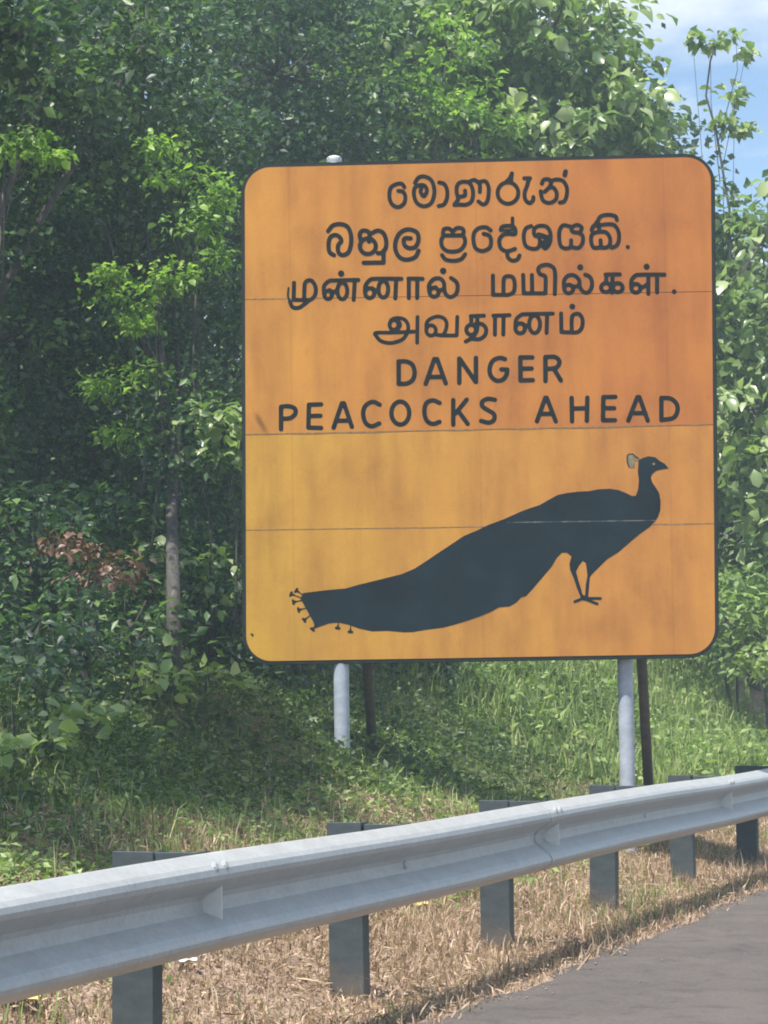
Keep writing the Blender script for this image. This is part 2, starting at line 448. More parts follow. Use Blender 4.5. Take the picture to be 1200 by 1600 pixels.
def cat_mesh(parts):
    cos, fcs, ts = [], [], []; o = 0
    for c, f, t in parts:
        cos.append(c); fcs.append(f + o); ts.append(t); o += len(c)
    return np.concatenate(cos), np.concatenate(fcs), np.concatenate(ts)

DENS = 1.6
def clumped(blobs, per_m3, clump_r, leaves_per, hollow=0.35):
    """clump centres inside the blobs, then leaf positions about them"""
    cs = []
    for c, r in blobs:
        c = np.array(c); r = np.array(r)
        nC = max(3, int(4.19 * r[0] * r[1] * r[2] * per_m3 * DENS))
        u = rng.normal(0, 1, (nC, 3)); u /= np.linalg.norm(u, axis=-1, keepdims=True)
        rad = rng.uniform(hollow ** 3, 1, nC) ** (1 / 3)
        cs.append(c + u * rad[:, None] * r * rng.uniform(0.85, 1.12, (nC, 1)))
    cs = np.concatenate(cs)
    nC = len(cs)
    k = rng.poisson(leaves_per, nC)
    ci = np.repeat(np.arange(nC), k)
    sc = rng.uniform(0.55, 1.35, nC) * clump_r
    p = rng.normal(0, 1, (len(ci), 3)) * np.array([0.55, 0.55, 0.26])
    pos = cs[ci] + p * sc[ci][:, None]
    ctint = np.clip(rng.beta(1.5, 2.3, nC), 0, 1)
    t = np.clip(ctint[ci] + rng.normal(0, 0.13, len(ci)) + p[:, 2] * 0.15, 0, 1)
    outw = p / (np.linalg.norm(p, axis=-1, keepdims=True) + 1e-6)
    return cs, pos, t, outw

LEAF_MESH = {}
def leaf_objects(root, base, pos, d, n, L, Wd, material, key):
    """individual leaves sharing three meshes"""
    if key not in LEAF_MESH:
        ms = []
        for k in range(3):
            c, f, t = leaves(np.zeros((1, 3)), np.array([[0, 1.0, 0]]), np.array([[0, 0, 1.0]]), np.array([1.0]),
                             np.array([0.55 + 0.12 * k]), np.array([0.25 + 0.25 * k]), True)
            me = mesh_np('leaf', c, f, t); me.materials.append(material); ms.append(me)
        LEAF_MESH[key] = ms
    for i in range(len(pos)):
        o = bpy.data.objects.new('leaf', LEAF_MESH[key][i % 3]); COL.objects.link(o)
        dd = Vector(d[i]); nn = Vector(n[i]); ss = dd.cross(nn)
        m = Matrix((ss * L[i], dd * L[i], nn * L[i])).transposed().to_4x4()
        m.translation = Vector(pos[i]) - base
        o.parent = root; o.matrix_local = m

def img(pos):
    """image position of points (N,3)"""
    inv = np.array(cam_m.inverted())
    q = pos @ inv[:3, :3].T + inv[:3, 3]
    return 600 + F * q[:, 0] / -q[:, 2], 800 - F * q[:, 1] / -q[:, 2], -q[:, 2]

def tree(name, label, base, blobs, material, leaf=0.07, aspect=0.5, per_m3=9, clump_r=0.32, per=60, trunk_r=0.12,
         broad=False, n_obj=0, group=None, up=0.55, trunk_pts=None, droop=0.15, cat='tree', n_limb=None, hollow=0.35):
    base = Vector((base[0], base[1], float(height(base[0], base[1])) - 0.05))
    root = empty(name, base, label, cat, group)
    cen = Vector(np.mean([b[0] for b in blobs], axis=0))
    zmin = min(b[0][2] - b[1][2] for b in blobs)
    top = Vector(trunk_pts[-1]) if trunk_pts else Vector((base.x * 0.6 + cen.x * 0.4, base.y * 0.6 + cen.y * 0.4, max(base.z + 0.5, zmin * 0.4 + cen.z * 0.6)))
    pts = [base] + ([Vector(p) for p in trunk_pts] if trunk_pts else
                    [base.lerp(top, 0.33) + Vector((random.uniform(-.06, .06), random.uniform(-.06, .06), 0)), base.lerp(top, 0.66) + Vector((random.uniform(-.1, .1), random.uniform(-.1, .1), 0)), top])
    rr = [trunk_r * (1.15 if i == 0 else 1.0 - 0.45 * i / (len(pts) - 1)) for i in range(len(pts))]
    v, f = tube([p - base for p in pts], rr, 12)
    link_mesh('trunk', mesh_py('trunk', v, f, True), M['bark'], root)
    cs, pos, t, outw = clumped(blobs, per_m3, clump_r, per, hollow)
    # limbs to each lobe, one mesh per limb, and twigs into the clumps
    lv, lf = [], []
    for bi, (c, r) in enumerate(blobs[:n_limb] if n_limb else blobs):
        s0 = Vector(top).lerp(base, random.uniform(0, 0.45)); c = Vector(c)
        mid = s0.lerp(c, 0.5) + Vector((random.uniform(-.15, .15), random.uniform(-.15, .15), random.uniform(0, .25)))
        v, f = tube([s0 - base, mid - base, c - base, c - base + Vector((0, 0, r[2] * 0.6))], [trunk_r * .36, trunk_r * .26, trunk_r * .15, trunk_r * .08], 8)
        link_mesh('limb', mesh_py('limb', v, f, True), M['bark'], root)
    bc = np.array([b[0] for b in blobs])
    sel = rng.permutation(len(cs))[:260]
    for i in sel:
        b0 = bc[np.argmin(((bc - cs[i]) ** 2).sum(-1))]
        a = Vector(b0) - base; e = Vector(cs[i]) - base
        mid = a.lerp(e, 0.6) - Vector((0, 0, 0.06))
        tr_ = min(0.02, trunk_r * .3); v, f = tube([a, mid, e], [tr_, tr_ * .65, tr_ * .25], 4, False)
        o = len(lv); lv += v; lf += [tuple(x + o for x in q) for q in f]
    tw = link_mesh('twigs', mesh_py('twigs', lv, lf), M['bark'], root); tw['kind'] = 'stuff'
    d, n = orient(len(pos), up, droop)
    d = d * 0.7 + outw * 0.5; d /= np.linalg.norm(d, axis=-1, keepdims=True)
    n -= (n * d).sum(-1, keepdims=True) * d; n /= np.linalg.norm(n, axis=-1, keepdims=True) + 1e-9
    L = leaf * rng.uniform(0.6, 1.25, len(pos)); Wd = L * aspect * rng.uniform(0.8, 1.2, len(pos))
    mask = np.ones(len(pos), bool)
    if n_obj:
        px, py, pz = img(pos)
        vis = (px > -20) & (px < 1220) & (py > -20) & (py < 1250) & ~((px > 385) & (px < 1112) & (py > 262) & (py < 1030))
        cand = np.where(vis)[0]
        # the leaves that show largest: nearest the eye
        cand = cand[np.argsort(pz[cand] / L[cand])][:n_obj]
        mask[cand] = False
        leaf_objects(root, base, pos[cand], d[cand], n[cand], L[cand], Wd[cand], material, material.name)
    c, f, tt = leaves(pos[mask] - np.array(base), d[mask], n[mask], L[mask], Wd[mask], t[mask], broad)
    cr_ = link_mesh('crown', mesh_np('crown', c, f, tt), material, root)
    return root

def B(px, py, Y, rx, rz, ry):      # a lobe of a crown: where it stands, its half sizes in metres
    return (tuple(at(px, py, Y)), (rx, ry, rz))

# ------------------------------------------------------------------ guard rail
def railpt(D, w, z): x, y = XY(D, w); return Vector((x, y, z))
RD0 = (8.15 - RAILW * sP) / cP        # road distance of the first post in view
rail_base = railpt(RD0, RAILW, 0)
rail = empty('guard_rail', rail_base, 'galvanised steel guard rail with W shaped beam running along the road edge', 'guard rail')
prof = [(0.155, 0.004), (0.153, 0.016), (0.126, 0.066), (0.112, 0.080), (0.094, 0.085), (0.078, 0.080), (0.066, 0.066), (0.030, 0.012), (0.012, 0.001), (-0.012, 0.001),
        (-0.028, 0.010), (-0.072, 0.068), (-0.086, 0.080), (-0.100, 0.084), (-0.114, 0.079), (-0.128, 0.062), (-0.150, 0.018), (-0.155, 0.004)]
WB = 3.20                        # rear plane of the beam
def zc(D): return 0.547 - 0.012 * max(0, (D - 12) / 6) + 0.004 * math.sin(D * 1.1) 
def section(D0, D1, lift):
    vs = []; fs = []; n = 28; P = len(prof)
    th = 0.003
    for i in range(n + 1):
        D = D0 + (D1 - D0) * i / n
        for side in (0, 1):
            for z, dd in prof:
                w = WB - dd - lift - (0 if side else th)
                # small dents and buckles of use
                dent = 0.0012 * math.sin(D * 3.7 + z * 9)
                zz = z + (0.0015 * math.sin(D * 1.9) if z > 0.1 else 0)
                vs.append(railpt(D, w + dent, zc(D) + zz) - rail_base)
    for i in range(n):
        for k in range(P - 1):
            a = i * 2 * P + k; b = a + 2 * P
            fs.append((a, a + 1, b + 1, b)); a += P; b += P
            fs.append((a, b, b + 1, a + 1))
        for k in (0, P - 1):
            a = i * 2 * P + k; b = a + 2 * P
            fs.append((a, b, b + P, a + P))
    for e in (0, n):
        o = e * 2 * P
        for k in range(P - 1): fs.append((o + k, o + k + P, o + k + 1 + P, o + k + 1))
    return mesh_py('rail_section', vs, fs, False)
for k in range(-1, 7):
    o = link_mesh('rail_section', section(RD0 + 4 * k - 0.16, RD0 + 4 * k + 4.16, 0.004 if k % 2 else 0.0), M['beam'], rail)

def channel(w, d, t, h):
    """C section standing: web in the local xz plane facing -y, flanges going +y"""
    p = [(-w / 2, 0), (w / 2, 0), (w / 2, d), (w / 2 - t, d), (w / 2 - t, t), (-w / 2 + t, t), (-w / 2 + t, d), (-w / 2, d)]
    vs = [(x, y, 0) for x, y in p] + [(x, y, h) for x, y in p]
    fs = [(i, (i + 1) % 8, (i + 1) % 8 + 8, i + 8) for i in range(8)]
    fs += [(8, 9, 12, 13), (9, 10, 11, 12), (8, 13, 14, 15), (1, 0, 5, 4), (2, 1, 4, 3), (0, 7, 6, 5)]
    me = mesh_py('post', vs, fs); return bevel_mesh(me, 0.002, 1)
post_me = channel(0.142, 0.075, 0.006, 1.1); post_me.materials.append(M['post'])
block_me = channel(0.158, 0.10, 0.005, 0.30); block_me.name = 'spacer_block'; block_me.materials.append(M['block'])
# trapezoid reflector plate standing out of the valley
rv = []
for yy in (-0.002, 0.002):
    rv += [(0, yy, -0.046), (0.062, yy, -0.024), (0.066, yy, 0.012), (0.050, yy, 0.028), (0.0, yy, 0.058)]
# local +x points into the valley; wide edge towards the road
rf = [(4, 3, 2, 1, 0), (5, 6, 7, 8, 9)] + [(i, (i + 1) % 5, (i + 1) % 5 + 5, i + 5) for i in range(5)]
refl_me = bevel_mesh(mesh_py('reflector', rv, rf), 0.0008, 1); refl_me.materials.append(M['reflector'])
v, f = tube([(0, 0, 0), (0, 0, 0.006), (0, 0, 0.012)], [0.017, 0.017, 0.011], 8); bolt_me = mesh_py('bolt', v, f); bolt_me.materials.append(M['beam'])
rot_post = -PHI
tilt = [0.01, -0.006, 0.004, 0.012, -0.008, 0.006, 0, 0.01, -0.01, 0, 0, 0, 0, 0]
for i in range(-2, 12):
    D = RD0 + 2 * i
    g = float(height(*XY(D, RAILW)))
    p = link_mesh('post', post_me, None, rail)
    top = zc(D) + 0.163
    p.location = railpt(D, RAILW + 0.028, top - 1.1) - rail_base
    p.rotation_euler = (0, tilt[i % 14], rot_post)
    b_ = link_mesh('spacer_block', block_me, None, rail)
    b_.location = railpt(D + 0.01, RAILW + 0.028 - 0.071 - 0.0805, top - 0.304 + random.uniform(-0.004, 0.004)) - rail_base
    b_.rotation_euler = (0, 0, rot_post)
    if i % 2 == 0:
        r_ = link_mesh('reflector', refl_me, None, rail)
        r_.location = railpt(D, WB - 0.078, zc(D) + 0.0) - rail_base
        r_.rotation_euler = (0, 0, math.pi - PHI)
    for s_ in ((-0.06, 0.02) if i % 2 == 0 else (0.0,)):
        for zz in (0.118,) if i % 2 == 0 else (0.0,):
            bo = link_mesh('bolt', bolt_me, None, rail)
            dep = 0.078 if zz else 0.004
            bo.location = railpt(D + s_, WB - dep, zc(D) + zz) - rail_base
            n = Vector((cP, -sP, 0.5 if zz else 0)).normalized()
            bo.rotation_mode = 'QUATERNION'; bo.rotation_quaternion = n.to_track_quat('Z', 'Y')

# ------------------------------------------------------------------ the sign
SY = 16.5
bc = at(749, 640, SY)
yaw = -math.atan(F / 74000.0)         # right side a little nearer
ux = Vector((math.cos(yaw), math.sin(yaw), 0)); un = Vector((math.sin(yaw), -math.cos(yaw), 0))
def onboard(px, py, lift=0.0):
    d = ray(px, py); o = Vector((0, 0, CAMH))
    t = (bc + un * lift - o).dot(un) / d.dot(un)
    p = o + d * t
    q = p - bc
    return q.dot(ux), q.z              # board coordinates in metres: right, up
sign_foot = Vector((bc.x, bc.y, float(height(bc.x, bc.y))))
sign = empty('road_sign', sign_foot, 'large orange warning sign with black peacock and three languages of lettering on two grey posts', 'road sign')
BR = Matrix((ux, -un, Vector((0, 0, 1)))).transposed()       # board frame: x right, y back, z up
BQ = BR.to_quaternion()
def board_obj(name, me, material):
    o = link_mesh(name, me, material, sign)
    o.rotation_mode = 'QUATERNION'; o.rotation_quaternion = BQ
    o.location = bc - sign_foot
    return o
corners = [onboard(382.5, 262.5), onboard(1110.5, 245), onboard(1117.5, 1021.5), onboard(385, 1033.5)]
def bil(u, v):                         # u right 0..1, v down 0..1
    a, b, c, d = [Vector(q) for q in corners]
    return a.lerp(b, u).lerp(d.lerp(c, u), v)
def rounded(grow, r, seg=10):
    """outline of the board grown by some metres, radius r"""
    wdt = (Vector(corners[1]) - Vector(corners[0])).length; hgt = (Vector(corners[3]) - Vector(corners[0])).length
    out_ = []
    for cx, cy, a0 in ((1, 0, -90), (1, 1, 0), (0, 1, 90), (0, 0, 180)):
        ox = (wdt + grow - r) if cx else (-grow + r); oy = (hgt + grow - r) if cy else (-grow + r)
        for k in range(seg + 1):
            a = R(a0 + 90 * k / seg)
            out_.append(bil((ox + r * math.cos(a)) / wdt, (oy + r * math.sin(a)) / hgt))
    return out_, wdt, hgt
# backing plate: a folded dark tray with thickness
ol, BW, BH = rounded(0.026, 0.20)
n = len(ol)
vs = [(p.x, 0.0, p.y) for p in ol] + [(p.x, 0.035, p.y) for p in ol]
fs = [tuple(range(n)), tuple(range(2 * n - 1, n - 1, -1))] + [(i, i + n, (i + 1) % n + n, (i + 1) % n) for i in range(n)]
backing = board_obj('backing', bevel_mesh(mesh_py('backing', vs, fs), 0.004, 2), M['backing'])
# four sheets of reflective facing cut from the rounded outline
fo, _, _ = rounded(0.0, 0.165)
def clip(poly, p0, p1, keep_below):
    out_ = []
    def side(p): 
        v = (p1[0] - p0[0]) * (p.y - p0[1]) - (p1[1] - p0[1]) * (p.x - p0[0])
        return v if not keep_below else -v
    for i in range(len(poly)):
        a, b = poly[i], poly[(i + 1) % len(poly)]
        sa, sb = side(a), side(b)
        if sa >= 0: out_.append(a)
        if (sa >= 0) != (sb >= 0): out_.append(a.lerp(b, sa / (sa - sb)))
    return out_
seams = [((380, 468), (1120, 455)), ((380, 679), (1120, 663)), ((380, 828.5), (1120, 818))]
gap = 0.004
lines = [(onboard(*a), onboard(*b)) for a, b in seams]
sheet_mats = ['sheet_up', 'sheet_up', 'sheet_low', 'sheet_low']
for k in range(4):
    poly = list(fo)
    if k > 0:
        a, b = lines[k - 1]; poly = clip(poly, (a[0], a[1] - gap), (b[0], b[1] - gap), True)
    if k < 3:
        a, b = lines[k]; poly = clip(poly, a, b, False)
    m_ = len(poly); y0 = -0.0035 - 0.0008 * (k % 2)
    vs = [(p.x, y0, p.y) for p in poly] + [(p.x, -0.0005, p.y) for p in poly]
    fs = [tuple(range(m_ - 1, -1, -1))] + [(i, (i + 1) % m_, (i + 1) % m_ + m_, i + m_) for i in range(m_)]
    me = mesh_py('facing_sheet', vs, fs)
    bm = bmesh.new(); bm.from_mesh(me); bmesh.ops.recalc_face_normals(bm, faces=bm.faces); bm.to_mesh(me); bm.free()
    o = board_obj('facing_sheet', me, M[sheet_mats[k]])
    tag(o, ['deep orange top sheet', 'deep orange sheet under the lettering', 'amber sheet above the peacock', 'lowest amber sheet'][k])
# dirt line gathered on the seams: thin uneven beads
for (p0, p1, u0, u1, hh) in (((380, 468), (1120, 455), 0.0, 0.17, .007), ((380, 679), (1120, 663), 0.0, 1.0, .008), ((380, 828.5), (1120, 818), 0.0, 1.0, .006)):
    vs, fs = [], []; nn = 160
    for i in range(nn + 1):
        u = (u0 + (u1 - u0) * i / nn) * 0.984 + 0.006
        x, z = onboard(p0[0] + (p1[0] - p0[0]) * u, p0[1] + (p1[1] - p0[1]) * u)
        q = hh * (0.2 + 1.6 * abs(mnoise.noise(Vector((x * 3, z, 1.3)))) + 0.5 * abs(mnoise.noise(Vector((x * 20, z, 5)))))
        vs += [(x, -0.0052, z + 0.003), (x, -0.0052, z - q)]
    for i in range(nn): fs.append((2 * i, 2 * i + 1, 2 * i + 3, 2 * i + 2))
    board_obj('seam_grime', mesh_py('seam_grime', vs, fs), M['grime'])

# ---- lettering: pen strokes in crop coordinates (ox, oy, scale) turned into filled outlines
def smooth(pts, closed=False, n=7):
    P_ = [np.array(p, float) for p in pts]
    if len(P_) < 3: return P_
    out_ = []
    m_ = len(P_)
    for i in range(m_ if closed else m_ - 1):
        p0 = P_[(i - 1) % m_] if (closed or i > 0) else 2 * P_[0] - P_[1]
        p1 = P_[i]; p2 = P_[(i + 1) % m_]
        p3 = P_[(i + 2) % m_] if (closed or i + 2 < m_) else 2 * P_[-1] - P_[-2]
        for k in range(n):
            t = k / n
            out_.append(0.5 * ((2 * p1) + (-p0 + p2) * t + (2 * p0 - 5 * p1 + 4 * p2 - p3) * t * t + (-p0 + 3 * p1 - 3 * p2 + p3) * t ** 3))
    out_.append(P_[0] if closed else P_[-1])
    return out_
def oval(cx, cy, rx, ry, n=24): return [np.array((cx + rx * math.cos(2 * math.pi * k / n), cy + ry * math.sin(2 * math.pi * k / n))) for k in range(n + 1)]

def glyph_mesh(strokes, cell=1.15, lift=0.0056):
    """strokes: list of (polyline in photo px, half width px) -> flat filled mesh on the board"""
    allp = np.concatenate([np.array(s) for s, _ in strokes]); hw = max(h for _, h in strokes)
    x0, y0 = allp.min(0) - hw - 2; x1, y1 = allp.max(0) + hw + 2
    nx = int((x1 - x0) / cell) + 2; ny = int((y1 - y0) / cell) + 2
    gx, gy = np.meshgrid(x0 + np.arange(nx) * cell, y0 + np.arange(ny) * cell, indexing='ij')
    f = np.full(gx.shape, -1e9)
    for s, h in strokes:
        s = np.array(s)
        if len(s) == 1: s = np.vstack([s, s + 0.01])
        best = np.full(gx.shape, 1e9)
        for a, b in zip(s[:-1], s[1:]):
            ab = b - a; l2 = max(ab @ ab, 1e-9)
            t = np.clip(((gx - a[0]) * ab[0] + (gy - a[1]) * ab[1]) / l2, 0, 1)
            best = np.minimum(best, np.hypot(gx - a[0] - t * ab[0], gy - a[1] - t * ab[1]))
        f = np.maximum(f, h - best)
    verts = {}; vs = []; fs = []
    def vert(key, x, y):
        if key not in verts:
            bx, bz = onboard(x, y); verts[key] = len(vs); vs.append((bx, -lift, bz))
        return verts[key]
    for i in range(nx - 1):
        for j in range(ny - 1):
            cs_ = [(i, j), (i + 1, j), (i + 1, j + 1), (i, j + 1)]
            vals = [f[c] for c in cs_]
            if max(vals) <= 0: continue
            poly = []
            for k in range(4):
                a, b = cs_[k], cs_[(k + 1) % 4]; va, vb = vals[k], vals[(k + 1) % 4]
                if va > 0: poly.append(vert(a, gx[a], gy[a]))
                if (va > 0) != (vb > 0):
                    t = va / (va - vb); key = (min(a, b), max(a, b))
                    poly.append(vert(key, gx[a] + (gx[b] - gx[a]) * t, gy[a] + (gy[b] - gy[a]) * t))
            if len(poly) >= 3: fs.append(tuple(poly))
    return mesh_py('letter', vs, fs)

# each block: origin x, y, scale, pen width (crop px), letters; a stroke is ('s' curve | 'l' straight | 'o' oval | 'd' dot, data[, width])
T = [
 (595, 260, 7.5, 47, [
  [('s', [(205,288),(262,300),(288,360),(268,440),(195,478),(125,435),(100,345),(118,250),(185,208),(245,205),(278,245)])],
  [('s', [(400,195),(440,135),(505,118),(585,155),(622,240),(625,330),(590,430),(505,468),(425,430),(390,345),(395,260),(440,225),(510,225),(540,285),(505,350),(468,305),(475,255)])],
  [('s', [(685,190),(740,205),(775,270),(775,370),(740,445),(680,465)])],
  [('s', [(935,355),(985,340),(987,285)]), ('s', [(862,448),(905,385),(888,300),(898,220),(950,182),(1030,190),(1070,250),(1080,340),(1055,420),(990,450),(930,448),(862,452)]),
   ('s', [(1035,180),(1090,160),(1130,180),(1160,220),(1160,300)]), ('s', [(1150,185),(1225,175),(1262,242),(1262,342),(1240,422),(1195,447),(1145,412)])],
 ]),
 (745, 255, 7.5, 47, [
  [('o', (365,350,122,126)), ('l', [(340,225),(385,180),(412,120)]), ('l', [(400,225),(412,120)])],
  [('l', [(555,178),(625,178)]), ('s', [(612,180),(590,260),(560,350),(570,430),(618,468),(658,435),(662,398)])],
  [('s', [(762,240),(785,195),(845,192),(870,230),(850,280),(795,335)]), ('s', [(748,330),(760,400),(790,450),(860,465),(925,425),(935,350),(900,290),(850,285)]),
   ('s', [(862,215),(930,192),(1010,210),(1055,290),(1050,390),(1020,450),(972,462)]), ('l', [(1030,142),(1040,98)], 54)],
 ]),
 (500, 335, 7.0588, 48, [
  [('s', [(90,185),(140,125),(220,108),(300,135),(340,220),(342,330),(312,420),(250,450),(205,420),(200,345),(235,295),(215,250),(165,228),(110,260),(95,345),(108,420),(155,450)])],
  [('s', [(452,295),(438,225),(468,182),(530,190),(548,240),(540,300)]), ('o', (528,352,88,86)), ('s', [(575,205),(640,180),(700,210),(730,290),(725,370),(690,420),(640,430)]), ('l', [(702,400),(700,532),(482,535)])],
  [('s', [(1000,265),(932,268),(930,335),(980,372),(1050,360),(1085,290),(1075,210),(1015,172),(940,172),(870,220),(832,310),(835,400),(880,475),(960,500),(1050,470),(1088,402)])],
 ]),
 (675, 335, 7.5, 48, [
  [('s', [(140,245),(110,300),(120,380),(180,430),(270,435),(340,410),(385,340),(380,275),(350,245)]), ('l', [(140,247),(355,247)]), ('s', [(128,230),(140,175),(200,168),(240,205),(242,240)]), ('s', [(240,205),(290,162),(350,165),(372,200),(355,245)]), ('s', [(118,478),(160,528),(250,545),(340,525),(388,468)])],
  [('s', [(605,228),(670,250),(692,310),(675,390),(590,430),(510,395),(485,300),(495,215),(550,162),(630,152),(688,188)])],
  [('l', [(943,45),(943,120)], 42), ('s', [(805,185),(825,145),(900,135),(955,145),(978,190),(968,232),(900,228),(845,235),(800,275),(788,330),(810,400),(880,432),(972,405)]), ('s', [(880,440),(890,505),(940,542),(1000,528),(1025,482)]), ('l', [(820,190),(960,182)], 30)],
 ]),
 (810, 325, 6.3158, 40, [
  [('s', [(125,178),(72,205),(52,280),(70,370),(130,402),(190,395),(213,340),(200,288),(158,268),(158,205),(210,177),(280,187),(315,250),(310,340),(268,398),(240,380)]), ('s', [(200,265),(262,285),(285,300),(250,350)], 50)],
  [('s', [(508,182),(442,172),(407,220),(402,300),(420,378),(470,400),(515,382),(520,318)]), ('s', [(520,385),(590,395),(630,350),(635,282),(600,248),(535,235),(520,198)]), ('s', [(525,190),(582,168),(625,195),(608,238)])],
  [('s', [(722,220),(742,178),(800,172),(870,162),(945,170),(988,240),(990,320),(968,370),(922,393)]), ('l', [(810,318),(815,385)]), ('s', [(815,390),(742,390),(717,330),(727,262),(790,237),(865,242),(903,300),(898,370),(850,393),(815,390)]), ('s', [(722,212),(778,135),(812,85),(880,68),(955,82),(972,120)]), ('l', [(788,150),(800,230)])],
  [('d', (1079,385), 42)],
 ]),
 (440, 410, 7.5, 48, [
  [('l', [(146,240),(142,435)]), ('s', [(142,440),(250,442),(340,438),(393,380),(398,290),(360,222),(310,212),(275,245),(268,300),(265,415)]), ('s', [(98,460),(130,525),(200,533),(262,495),(315,452)]), ('s', [(82,300),(76,400),(100,465)], 24)],
  [('o', (545,382,44,48)), ('s', [(497,365),(500,275),(560,218),(640,212),(900,206)]), ('o', (712,335,58,98)), ('s', [(560,325),(615,350),(640,330)]), ('l', [(857,215),(845,440)]), ('d', (698,132), 74)],
 ]),
 (560, 405, 7.0588, 46, [
  [('o', (125,375,50,54)), ('s', [(72,360),(80,290),(130,228),(200,217),(475,217)]), ('o', (275,332,54,92)), ('s', [(150,320),(200,350),(225,320)]), ('l', [(417,222),(407,432)])],
  [('l', [(552,215),(708,217)]), ('l', [(556,215),(556,430)]), ('l', [(650,215),(648,428)])],
  [('o', (835,365,50,50)), ('s', [(782,365),(780,285),(830,222),(898,214),(942,260),(950,350),(975,400),(1020,418),(1075,385),(1095,310),(1078,250),(1022,208)]), ('s', [(850,310),(890,345),(940,330)]), ('d', (935,130), 72)],
 ]),
 (755, 400, 6.6667, 43, [
  [('l', [(101,205),(102,400)]), ('s', [(102,405),(200,406),(270,403),(318,370),(328,290),(310,225),(265,211),(225,222),(212,265),(211,390)])],
  [('l', [(416,198),(421,388)]), ('l', [(425,390),(645,390)]), ('l', [(507,198),(510,385)]), ('s', [(648,388),(650,240),(638,207),(590,187),(572,140),(600,105),(670,92),(728,120),(748,180),(748,290),(745,398)])],
  [('o', (890,345,46,44)), ('s', [(842,340),(842,262),(880,208),(945,202),(998,250),(1005,320),(1040,372),(1090,382),(1128,330),(1130,260),(1105,215),(1062,195)]), ('s', [(900,300),(950,320),(1000,310)]), ('d', (1010,118), 64)],
 ]),
 (900, 400, 7.0588, 46, [
  [('l', [(325,206),(482,203)]), ('l', [(335,206),(332,300)]), ('l', [(403,210),(397,405)]), ('o', (330,350,54,50)), ('o', (460,350,54,50))],
  [('o', (660,357,50,48)), ('s', [(610,352),(612,272),(655,217),(720,207),(975,206)]), ('l', [(797,215),(797,418)]), ('l', [(893,215),(893,402)]), ('s', [(680,312),(730,345),(790,310)]), ('d', (778,118), 68)],
  [('d', (1082,395), 54)],
 ]),
 (575, 470, 6.6667, 40, [
  [('o', (270,252,46,50)), ('s', [(225,255),(245,200),(310,180),(385,200),(420,270),(400,350),(350,408),(240,440),(140,422),(88,370),(84,335),(250,332),(480,322)]), ('s', [(300,195),(335,250),(300,315)]), ('l', [(516,170),(512,438)])],
  [('o', (657,310,50,54)), ('s', [(607,302),(612,232),(652,188),(730,164),(798,190),(820,250),(802,325),(770,358),(700,352)]), ('l', [(760,362),(922,362)]), ('l', [(930,168),(925,358)])],
 ]),
 (740, 460, 6.6667, 43, [
  [('l', [(-30,228),(108,222)]), ('l', [(-24,228),(-24,320)]), ('o', (-26,370,50,52)), ('s', [(38,235),(35,370),(-15,450),(-82,492)]), ('s', [(25,305),(90,312),(130,360),(118,425),(60,467),(-20,462)])],
  [('l', [(205,223),(375,217)]), ('l', [(223,225),(222,420)]), ('l', [(312,225),(309,418)])],
  [('o', (485,355,50,52)), ('s', [(435,345),(445,262),(500,213),(560,207),(825,201)]), ('o', (635,312,57,92)), ('s', [(500,302),(555,330),(580,310)]), ('l', [(765,210),(760,402)])],
  [('l', [(911,200),(914,392)]), ('s', [(914,393),(1000,396),(1080,394),(1125,350),(1135,270),(1108,213),(1070,203),(1032,222),(1021,270),(1022,380)]), ('d', (1028,128), 62)],
 ]),
 (605, 545, 7.5, 54, [
  [('l', [(135,148),(135,412)]), ('s', [(135,150),(225,150),(295,190),(322,280),(298,365),(230,408),(135,412)])],
  [('l', [(452,412),(552,122),(585,122),(686,405)]), ('l', [(492,332),(655,330)])],
  [('l', [(845,400),(845,115)]), ('l', [(850,118),(1036,388)]), ('l', [(1040,390),(1040,108)])],
 ]),
 (745, 545, 7.5, 54, [
  [('s', [(330,122),(270,108),(190,140),(150,230),(165,320),(230,374),(305,362),(348,305),(357,245)]), ('l', [(357,245),(288,243)])],
  [('l', [(650,102),(510,102),(512,372),(656,368)]), ('l', [(515,235),(642,232)])],
  [('l', [(805,378),(803,98)]), ('s', [(803,98),(915,98),(968,150),(940,215),(860,235),(805,235)]), ('l', [(905,238),(985,372)])],
 ]),
 (425, 610, 6.6667, 47, [
  [('l', [(95,405),(95,175)]), ('s', [(95,172),(170,165),(238,190),(242,245),(190,288),(98,298)])],
  [('l', [(512,146),(385,150),(380,388),(512,392)]), ('l', [(385,268),(505,265)])],
  [('l', [(642,390),(728,135),(750,135),(833,380)]), ('l', [(672,318),(800,315)])],
  [('s', [(1122,150),(1050,120),(975,160),(950,240),(975,338),(1040,374),(1118,345)])],
 ]),
 (605, 605, 6.6667, 47, [
  [('o', (137,270,93,120))],
  [('s', [(546,165),(480,138),(410,165),(387,250),(410,345),(475,384),(545,362)])],
  [('l', [(688,135),(688,390)]), ('l', [(828,130),(712,275)]), ('l', [(742,250),(838,382)])],
  [('s', [(1122,132),(1050,122),(992,150),(992,200),(1050,240),(1112,282),(1112,340),(1060,370),(978,352)])],
 ]),
 (825, 600, 4.8, 34, [
  [('l', [(67,280),(130,104),(140,104),(208,280)]), ('l', [(90,225),(185,225)])],
  [('l', [(327,105),(330,280)]), ('l', [(445,103),(441,276)]), ('l', [(330,185),(440,182)])],
  [('l', [(655,97),(565,99),(562,273),(652,272)]), ('l', [(565,182),(646,182)])],
  [('l', [(752,275),(820,99),(835,99),(898,275)]), ('l', [(772,220),(880,218)])],
  [('l', [(1000,105),(1000,270)]), ('s', [(1000,106),(1068,110),(1114,150),(1120,205),(1088,255),(1000,271)])],
 ]),
]
